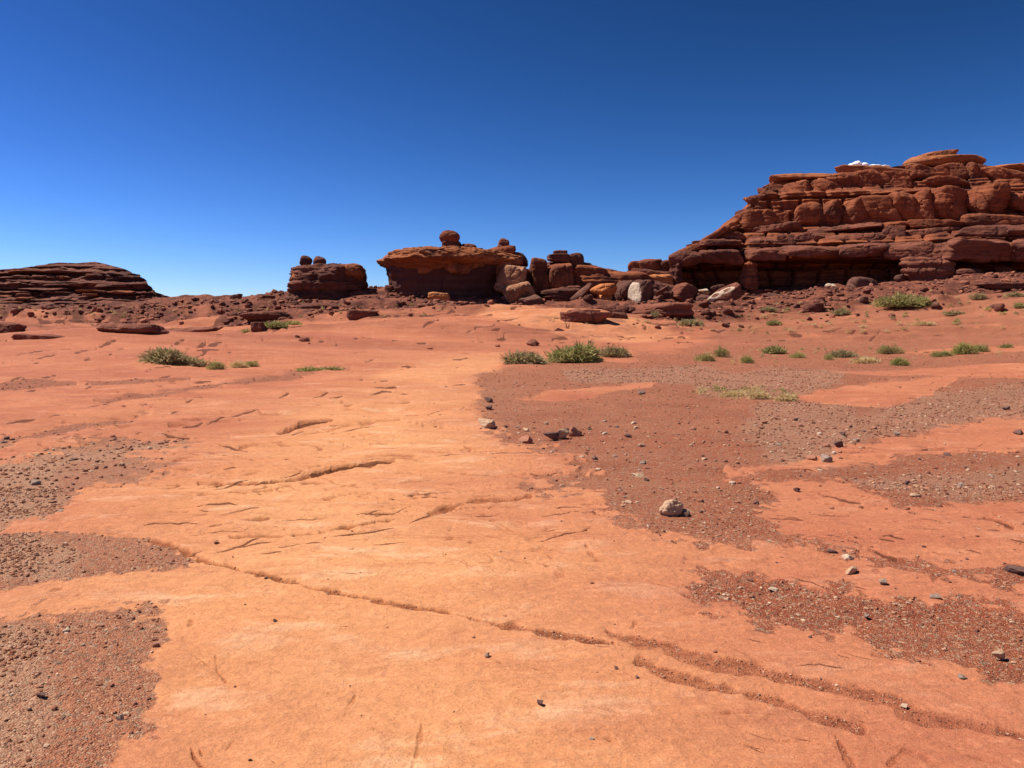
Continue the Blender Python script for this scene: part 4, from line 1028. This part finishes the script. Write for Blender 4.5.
# ------------------------------------------------------------------ loose stones one can point to
ST = [
    (487, 429, 17, 's_tan', .62, 'tan stone with a bright top, alone at the edge of the bare rock'), (525, 444, 18, 's_red', .55, 'reddish wedge stone, left end of the row of stones on the dirt edge'),
    (551, 442, 14, 's_dark', .75, 'dark angular stone touching its neighbour in the middle of the row'), (561, 440, 15, 's_tan', .8, 'taller brown stone in the middle of the row of stones'),
    (575, 437, 17, 's_red', .7, 'brown lit stone, right end of the row of stones on the dirt edge'), (489, 411, 8, 's_dark', .7, 'small dark stone behind the tan stone with a bright top'),
    (489, 404, 8, 's_dark', .8, 'farther small dark stone behind the tan stone with a bright top'), (594, 461, 9, 's_dark', .5, 'dark flat stone on the gravel right of the row of stones'),
    (686, 518, 9, 's_dark', .6, 'small dark stone against the right side of the largest pale tan rock'),
    (638, 478, 13, 's_tan', .4, 'flat pinkish stone between the row of stones and the largest pale rock'), (647, 482, 6, 's_dark', .6, 'dark stone beside the flat pinkish stone'),
    (628, 438, 7, 's_dark', .6, 'dark pebble on the red dirt right of the row of stones'), (642, 448, 8, 's_tan', .5, 'pale oval pebble on the red dirt'), (642, 397, 8, 's_grey', .6, 'grey stone on the far red dirt below the big green shrub'),
    (998, 661, 13, 's_tan', .85, 'round smooth tan cobble at the right edge in the foreground'), (851, 574, 15, 's_tan', .55, 'flat tan cobble on bare rock near the pale stones at right'),
    (848, 560, 13, 's_pale', .5, 'pale chunky stone above the flat tan cobble'), (883, 586, 9, 's_grey', .75, 'grey pebble right of the flat tan cobble'), (773, 592, 11, 's_pale', .35, 'flat white chip on the red gravel patch'),
    (936, 600, 10, 's_grey', .6, 'grey stone at the top edge of the lower gravel patch'), (866, 620, 8, 's_grey', .7, 'grey pebble inside the lower red gravel patch'), (1016, 574, 22, 's_dark', .45, 'dark grey flat stone at the right edge'),
    (962, 680, 8, 's_grey', .6, 'grey pebble on bare rock below the round tan cobble'), (904, 709, 8, 's_pale', .6, 'pale pebble beside the sandy crack at lower right'), (35, 486, 11, 's_grey', .55, 'grey stone in the left gravel patch'),
    (487, 658, 7, 's_pale', .8, 'lone pale pebble on the bare rock in the foreground centre'), (540, 707, 8, 's_dark', .7, 'lone dark pebble on the bare rock in the foreground centre'), (616, 670, 5, 's_dark', .6, 'tiny dark pebble right of the foreground crack'),
    (592, 740, 6, 's_pale', .5, 'pale pebble near the bottom edge of the photo'), (838, 448, 10, 's_dark', .8, 'dark grey stone standing on the bare strip at right'), (826, 463, 12, 's_grey', .7, 'grey stone in the little heap on the right gravel'),
    (812, 461, 11, 's_red', .65, 'reddish stone in the little heap on the right gravel'), (843, 437, 8, 's_dark', .6, 'dark stone above the bare strip at right'), (897, 437, 7, 's_grey', .8, 'grey pebble on the far right gravel'),
    (1018, 436, 11, 's_dark', .5, 'dark stone at the far right edge on the gravel'), (797, 493, 7, 's_dark', .8, 'dark pebble on the broad bare slab at right'), (733, 485, 8, 's_pale', .5, 'pale pebble left of the broad bare slab'),
    (832, 554, 10, 's_dark', .5, 'dark red stone left of the pale chunky stone'), (41, 699, 10, 's_dark', .45, 'dark flat stone in the lower left gravel'), (120, 721, 7, 's_pale', .85, 'pale pebble at the edge of the lower left gravel'),
    (275, 623, 4, 's_dark', .8, 'single dark pebble on the bare rock at left'), (1006, 411, 7, 's_dark', .7, 'dark pebble on the grey gravel near the right edge'), (960, 488, 9, 's_grey', .6, 'grey stone on the gravel tongue above the broad bare slab'),
    (915, 498, 10, 's_tan', .45, 'flat tan stone on the gravel tongue above the broad bare slab'), (908, 486, 7, 's_dark', .7, 'dark stone on the gravel tongue above the broad bare slab'), (947, 457, 8, 's_dark', .5, 'dark stone at the far edge of the bare strip'),
    (756, 505, 6, 's_dark', .6, 'dark stone on the left edge of the broad bare slab'), (216, 545, 6, 's_red', .6, 'reddish pebble on the bare rock above the long crack'), (66, 633, 8, 's_pale', .6, 'pale stone at the top of the lower left gravel'),
]
for i, (u, v, wd, kd, hh, lab) in enumerate(ST):
    X, Y, Z = on_ground(u, v - 1)
    drop('stone', kd, 6 + i % 6, X, Y, wd, lab, 'stone', None, 0.05, hh / 0.75, rz=None)

Yr = on_ground(674, 515)[1]
tag(rock('lumpy_rock', 659, 683, 499, 517, Yr, 's_tan', seed=1201, depth=0.8, n=40, p=7, box=False, cham=18, cut=(.7, 1.08), noise=0.24), 'largest pale tan lumpy rock in the gravel right of centre', 'stone')
tag(rock('lumpy_rock', 680, 691, 509, 518.5, Yr, 's_grey', seed=1207, depth=0.8, n=28, p=7, box=False, cham=14, cut=(.7, 1.08), noise=0.2), 'small lumpy stone leaning on the right side of the largest pale rock', 'stone')

def pick(mask, n, r, umin=-20, umax=1044, vmin=335, vmax=800):
    """random ground points weighted by a mask, even over the picture's ground area"""
    res = []
    ok = (U_ > umin) & (U_ < umax) & (V_ > vmin) & (V_ < vmax)
    wgt = (mask * ok).ravel()
    wgt = wgt * np.repeat(np.gradient(yr)[:, None] * yr[:, None] ** 0, NC, 1).ravel() * (np.repeat(np.gradient(tc)[None], NR, 0).ravel())
    c = np.cumsum(wgt); c /= c[-1]
    idx = np.searchsorted(c, r.random(n))
    i, j = idx // NC, idx % NC
    Y = yr[i] + r.uniform(-.55, .55, n) * np.gradient(yr)[i]; X = (tc[j] + r.uniform(-.0006, .0006, n)) * Y
    return X, Y
# stones one could count, right-hand and left-hand gravel
r2 = np.random.default_rng(77)
for (msk, n, ur, lab, grp) in [(gravel * (V_ > 420), 130, (500, 1030), 'small loose stone lying on the red gravel right of the bare rock', 'loose stones on the right gravel'),
                               (gravel * (V_ > 430), 70, (-10, 240), 'small loose stone lying in the gravel patches at left', 'loose stones on the left gravel'),
                               ((1 - gravel) * (V_ > 520), 45, (200, 1000), 'tiny dark pebble scattered on the bare orange rock', 'pebbles on the bare rock')]:
    X, Y = pick(msk * np.clip(Y_ / 4, .6, 4) ** 1.5, n, r2, ur[0], ur[1])
    for x, y in zip(X, Y):
        kd = ['s_red', 's_red', 's_dark', 's_grey', 's_tan', 's_pale'][int(r2.integers(6))] if 'tiny' not in lab else ['s_dark', 's_red'][int(r2.integers(2))]
        wd = (2.5 + 4.5 * r2.random() ** 2) * (1.0 if 'tiny' not in lab else 0.7)
        drop('stone', kd, int(r2.integers(6)), float(x), float(y), wd, lab, 'stone', grp, 0.1, r2.uniform(.6, 1.1))

# countless gravel as one mesh
def gravel_mesh(name, mask, n, smin, smax, r, mats, yw=1.0, vmin=325):
    X, Y = pick(mask * Y_ ** yw, n, r, -160, 1184, vmin, 900)
    Z = gz(X, Y)
    t_ = (1 + 5 ** .5) / 2
    ico = np.array([(-1, t_, 0), (1, t_, 0), (-1, -t_, 0), (1, -t_, 0), (0, -1, t_), (0, 1, t_), (0, -1, -t_), (0, 1, -t_), (t_, 0, -1), (t_, 0, 1), (-t_, 0, -1), (-t_, 0, 1)]) / 1.9
    fc = np.array([(0, 11, 5), (0, 5, 1), (0, 1, 7), (0, 7, 10), (0, 10, 11), (1, 5, 9), (5, 11, 4), (11, 10, 2), (10, 7, 6), (7, 1, 8), (3, 9, 4), (3, 4, 2), (3, 2, 6), (3, 6, 8), (3, 8, 9), (4, 9, 5), (2, 4, 11), (6, 2, 10), (8, 6, 7), (9, 8, 1)])
    s = smin + (smax - smin) * r.random(n) ** 3.0
    a = r.uniform(0, 6.28, n)
    V = ico[None] * (1 + r.uniform(-.28, .28, (n, 12, 1))) * np.stack([r.uniform(.8, 1.3, n), r.uniform(.6, 1, n), r.uniform(.4, .75, n)], -1)[:, None] * (s / 2)[:, None, None]
    ca, sa = np.cos(a)[:, None], np.sin(a)[:, None]
    x, y = V[..., 0] * ca - V[..., 1] * sa, V[..., 0] * sa + V[..., 1] * ca
    V = np.stack([x + X[:, None], y + Y[:, None], V[..., 2] + (Z + s * 0.12)[:, None]], -1).reshape(-1, 3)
    Fc = (fc[None] + (np.arange(n) * 12)[:, None, None]).reshape(-1, 3)
    me = mesh_from(name, V, Fc, {'tone': np.repeat(r.random(n), 12)}, smooth=False)
    o = obj(name, me, mats); tag(o, kind='stuff'); return o
m_, nt_, b_ = newmat('gravel_mix'); t_ = NT(nt_)
rp = nt_.nodes.new('ShaderNodeValToRGB'); nt_.links.new(t_.attr('tone'), rp.inputs[0])
cr = rp.color_ramp; cr.elements[0].color = (0.13, 0.055, 0.038, 1); cr.elements[1].color = (0.66, 0.46, 0.30, 1)
for ps, cc in [(0.3, (0.29, 0.105, 0.055)), (0.6, (0.38, 0.165, 0.09)), (0.8, (0.44, 0.24, 0.145)), (0.93, (0.50, 0.33, 0.215))]:
    e = cr.elements.new(ps); e.color = (*cc, 1)
nt_.links.new(t_.mix(t_.ramp(t_.noise(t_.pos(), 60, 3), .3, .7, 0, .3), rp.outputs[0], (0.25, 0.10, 0.06)), b_.inputs['Base Color'])
M['gravel'] = m_
m_, nt_, b_ = newmat('rubble_rock'); t_ = NT(nt_)
nt_.links.new(t_.mix(t_.attr('tone'), (0.10, 0.036, 0.026), (0.36, 0.130, 0.075)), b_.inputs['Base Color'])
M['rubble'] = m_
r3 = np.random.default_rng(99)
dens = gravel * (0.22 + 0.78 * grey) * (0.15 + 0.85 * sstep(-.2, .3, fb2(X_ * 1.2, Y_ * 1.2, 3, 90)))
dens2 = gravel * (0.5 + 0.5 * grey)
tag(gravel_mesh('gravel', dens * (Y_ < 8), 19000, 0.004, 0.030, r3, M['gravel'], 1.0), 'fine mixed gravel covering the dirt patches of the foreground', 'gravel')
tag(gravel_mesh('gravel', gravel * (0.15 + 0.85 * grey) * (Y_ > 7) * (Y_ < 21), 17000, 0.009, 0.060, r3, M['gravel'], 0.5), 'coarser gravel strewn over the dirt in the middle distance', 'gravel')
tag(gravel_mesh('rubble', np.clip(talus * 2 - 1.1, 0.02, 1) * (talus > .2) * (Y_ > 40) * (Y_ < 105) * np.clip(.5 + fb2(X_ * .15, Y_ * .2, 3, 95), .05, 1), 12000, 0.10, 0.85, r3, M['rubble'], 0.1, 270), 'countless broken red rock rubble on the slopes under the cliffs', 'rubble')
tag(gravel_mesh('gravel', gravel * (0.2 + 0.8 * grey) * (Y_ > 20) * (Y_ < 85), 16000, 0.015, 0.075, r3, M['gravel'], 0.3), 'stony litter on the far dirt and slopes', 'gravel')
tag(gravel_mesh('sediment_grit', sand * (V_ > 560) * (sand > .5), 2200, 0.003, 0.015, r3, M['gravel'], 0.5), 'coarse grit lying in the cracks of the bare rock', 'gravel')

# ------------------------------------------------------------------ shrubs and grass
def blades(n, rw, rh, seed, lean=1.0, wid=0.012, fill=1.0, lobes=3):
    r = np.random.default_rng(seed)
    lx = r.uniform(-.55, .55, lobes) * rw; lh = r.uniform(.55, 1.0, lobes) * rh
    lx[0] = 0; lh[0] = rh
    k = r.integers(0, lobes, n)
    a = r.uniform(0, 2 * np.pi, n); el = r.uniform(0.0, 1.0, n) ** 0.7
    d = np.stack([np.cos(a) * (1 - el ** 2) ** .5, np.sin(a) * (1 - el ** 2) ** .5 * .8, el], -1)
    rr = r.uniform(.15, 1.0, n) ** .45 * (0.8 + 0.2 * np.sin(a * 3 + seed) * np.sin(el * 5 + seed))
    sp = 0.62 * rw
    tip = d * np.stack([np.full(n, sp), np.full(n, sp), lh[k]], -1) * rr[:, None]
    tip[:, 0] += lx[k]
    ln = r.uniform(.09, .24, n)
    root = tip * (1 - ln)[:, None] + np.stack([lx[k] * ln * .6, 0 * ln, 0 * ln], -1)
    root = root + r.normal(size=(n, 3)) * 0.03 * rw
    root[:, 2] = np.maximum(root[:, 2], 0)
    tip = tip + r.normal(size=(n, 3)) * 0.09 * rw; tip[:, 2] = np.maximum(tip[:, 2], 0.02)
    ax = tip - root
    side = np.cross(ax, r.normal(size=(n, 3))); side /= np.linalg.norm(side, axis=1)[:, None] + 1e-9
    w_ = wid * r.uniform(.6, 1.4, n)[:, None] * rw
    mid = (root + tip) / 2
    V = np.stack([root, mid + side * w_, tip, mid - side * w_], 1).reshape(-1, 3)
    Fc = np.arange(n * 4).reshape(n, 4)
    dry = np.repeat(r.random(n) ** 2.2, 4)
    return V, Fc, dry
def stems(rw, rh, seed, n=14):
    r = np.random.default_rng(seed); V = []; Fc = []
    for i in range(n):
        a = r.uniform(0, 6.28); e = np.array([math.cos(a) * rw * r.uniform(.2, .7), math.sin(a) * rw * .4, rh * r.uniform(.4, .8)])
        b0 = np.array([r.normal() * .12 * rw, r.normal() * .1 * rw, -.03])
        s = 0.016 * rw
        k = len(V)
        for q, sc in ((b0, 1.0), ((b0 + e) / 2 + r.normal(size=3) * .04 * rw, .7), (e, .25)):
            for j in range(4): V.append(q + s * sc * np.array([math.cos(j * 1.571), math.sin(j * 1.571), 0]))
        for l in range(2):
            for j in range(4): Fc.append((k + l * 4 + j, k + l * 4 + (j + 1) % 4, k + l * 4 + 4 + (j + 1) % 4, k + l * 4 + 4 + j))
    return np.array(V), np.array(Fc)
SH = [
    (168, 364, 44, 21, 'sage', 900, 'large grey green shrub, the biggest on the left side of the bare rock'), (190, 365, 30, 13, 'sage', 500, 'low grey green shrub joined to the right end of the biggest left shrub'),
    (216, 370, 19, 13, 'lime', 450, 'compact bright green bush between the long left shrub and the grassy clumps'), (239, 368, 18, 11, 'dry', 350, 'grassy yellow green clump right of the compact bright bush'), (254, 367, 17, 10, 'lime', 300, 'rightmost grassy clump of the left row of bushes'),
    (308, 371, 22, 6, 'lime', 250, 'low green mat of plants on the dirt strip at left centre'), (332, 370, 20, 4, 'green', 160, 'thin low green mat at the right end of the dirt strip'), (274, 328, 22, 9, 'green', 400, 'green shrub beside the dark rock on the far left slope'), (291, 325, 16, 6, 'lime', 200, 'small green shrub right of the one beside the dark rock'),
    (247, 332, 10, 5, 'lime', 120, 'tiny bright shrub left of the dark rock on the slope'), (517, 364, 38, 18, 'sage', 800, 'brownish green shrub left of the biggest green shrub'),
    (582, 363, 48, 25, 'green', 1300, 'biggest and greenest shrub at the centre of the photo'), (613, 357, 26, 15, 'sage', 500, 'grey shrub joined to the right end of the biggest green shrub'),
    (706, 361, 18, 12, 'lime', 350, 'yellow green grassy shrub, left of a pair right of centre'), (720, 357, 14, 17, 'green', 350, 'taller thin green shrub, right of a pair right of centre'),
    (749, 364, 13, 14, 'lime', 300, 'small bright shrub standing alone in front of the row of shrubs'), (775, 354, 26, 9, 'green', 350, 'flat wide green shrub in the right row'), (797, 358, 13, 10, 'lime', 250, 'small round shrub just right of the flat wide one'),
    (827, 361, 10, 11, 'lime', 200, 'small yellow green shrub left of the tufty shrub pair'), (842, 358, 26, 12, 'sage', 400, 'tufty sage shrub in the middle of the right row'), (868, 364, 24, 9, 'dry', 300, 'pale dry grass clump left of the two round green shrubs'),
    (890, 355, 18, 14, 'green', 400, 'round green shrub behind the pale dry grass'), (897, 366, 19, 12, 'lime', 400, 'round yellow green shrub in front of the round green one'), (941, 358, 17, 10, 'green', 350, 'small green shrub between the round pair and the right clump'),
    (964, 355, 22, 17, 'lime', 500, 'upright yellow green shrub, tall part of the right clump'), (982, 352, 18, 11, 'green', 350, 'lower green shrub at the right side of the right clump'), (1008, 349, 14, 6, 'green', 180, 'low shrub nearest the right edge of the row'),
    (902, 308, 37, 18, 'green', 900, 'large green shrub on the slope in front of the mesa'), (842, 315, 17, 9, 'sage', 300, 'small sage shrub on the slope left of the large green one'), (775, 325, 13, 8, 'green', 220, 'small shrub low on the slope below the mesa'),
    (768, 312, 13, 8, 'sage', 220, 'small grey shrub among the rocks below the mesa'), (978, 300, 13, 9, 'sage', 220, 'small shrub on the slope near the right boulder'), (1015, 297, 14, 8, 'sage', 200, 'small shrub high on the slope at the right edge'),
    (1018, 308, 14, 9, 'green', 200, 'green shrub on the slope at the right edge'), (955, 315, 16, 6, 'sage', 200, 'low grey shrub on the right slope below the boulder'), (924, 325, 16, 6, 'dry', 200, 'low dry shrub on the slope right of the large green one'),
    (692, 325, 20, 9, 'sage', 250, 'grey green shrub at the end of the pale path'), (655, 318, 12, 10, 'sage', 220, 'upright sage shrub above the pale path'),
    (735, 397, 22, 8, 'dry', 420, 'left tuft of the dry grass patch on the grey gravel'), (757, 400, 24, 13, 'dry', 420, 'middle tuft of the dry grass patch on the grey gravel'), (783, 401, 24, 11, 'dry', 420, 'right tuft of the dry grass patch on the grey gravel'),
]
for i, (u, v, wd, ht, mt, n, lab) in enumerate(SH):
    X, Y, Z = on_ground(u, v)
    s = Y / F
    rw, rh = wd / 2 * s * 1.6, ht * s * 0.86
    kind = 'grass_clump' if 'grass' in lab or 'tuft ' in lab else 'shrub'
    big = n >= 400
    V, Fc, dry = blades(int(n * 4.5), rw, rh, 1000 + i, wid=0.017 if ht > 9 else 0.028, lobes=4 + i % 4)
    if kind == 'grass_clump': dry = np.clip(dry + .3, 0, 1)
    if big:
        root = empty(kind, (X, Y, Z - .02)); tag(root, lab, 'shrub' if kind == 'shrub' else 'grass')
        obj('foliage', mesh_from('foliage', V, Fc, {'dry': dry}, False), M[mt], root)
        sv, sf = stems(rw, rh, 1500 + i)
        obj('stems', mesh_from('stems', sv, sf), M['twig'], root)
    else:
        tag(obj(kind, mesh_from(kind, V, Fc, {'dry': dry}, False), M[mt], loc=(X, Y, Z - .02)), lab, 'shrub' if kind == 'shrub' else 'grass')
# small repeats
tp = []
for k in range(5):
    V, Fc, dry = blades(90, .5, .55, 2000 + k, wid=.06)
    me = mesh_from('grass_tuft', V, Fc, {'dry': dry}, False); me.materials.append(M[['dry', 'sage', 'lime', 'dry', 'dry'][k]]); tp.append(me)
def tufts(n, poly_u, vlo, vhi, wr, lab, grp, seed):
    r = np.random.default_rng(seed)
    for i in range(n):
        u = r.uniform(*poly_u); v = r.uniform(np.interp(u, *vlo), np.interp(u, *vhi))
        X, Y, Z = on_ground(u, v)
        o = bpy.data.objects.new('grass_tuft', tp[int(r.integers(5))]); COL.objects.link(o)
        s = r.uniform(*wr) * Y / F
        o.location = (X, Y, Z - .02); o.scale = (s, s, s * r.uniform(.5, 1)); o.rotation_euler = (0, 0, r.uniform(0, 6.28))
        tag(o, lab, 'grass', grp)
tufts(55, (545, 760), ([545, 760], [317, 318]), ([545, 760], [326, 334]), (4, 10), 'small olive tuft growing along the foot of the rubble beside the pale path', 'tufts along the pale path', 31)
tufts(90, (760, 1024), ([760, 1024], [305, 286]), ([760, 1024], [338, 328]), (5, 15), 'small olive tuft growing on the stony slope below the big mesa', 'tufts on the mesa slope', 32)
tufts(50, (170, 500), ([170, 300, 500], [303, 300, 302]), ([170, 300, 480], [318, 320, 316]), (3, 9), 'small olive tuft growing on the brown slope below the small butte', 'tufts below the small butte', 33)
tufts(30, (0, 170), ([0, 170], [308, 304]), ([0, 170], [318, 318]), (3, 9), 'small olive tuft growing at the foot of the layered left mesa', 'tufts below the left mesa', 34)
tufts(60, (690, 1010), ([690, 1010], [352, 345]), ([690, 1010], [366, 358]), (4, 12), 'small sparse tuft growing between the shrubs of the right row', 'tufts between the right shrubs', 35)
tufts(30, (700, 800), ([690, 800], [388, 390]), ([690, 800], [398, 404]), (9, 22), 'wispy dry tuft around the dry grass patch on the grey gravel', 'tufts around the dry grass', 36)

# ------------------------------------------------------------------ one small cloud far behind the mesa
cm, cnt, cb = newmat('cloud_white')
cb.inputs['Base Color'].default_value = (0.9, 0.9, 0.9, 1); cb.inputs['Roughness'].default_value = 1.0
Vs, Fs, k0 = [], [], 0
for i, (u, v, wd, hh) in enumerate([(857, 164.5, 9, 7), (851, 166, 8, 5), (864, 165.5, 8, 5), (874, 166.2, 14, 2.6), (884, 166.8, 12, 2)]):
    V, Fc = rock_verts(wd / 2 * 4, wd / 2 * 4, hh / 2 * 4, seed=800 + i, n=24, p=3, box=False, cham=50, cut=(.93, 1.05), noise=.22)
    Vs.append(V + P3(u, v, 3120)); Fs.append(Fc + k0); k0 += len(V)
tag(obj('cloud', mesh_from('cloud', np.concatenate(Vs), np.concatenate(Fs)), cm), 'small white puff of cloud peeking over the top edge of the big mesa', 'cloud')
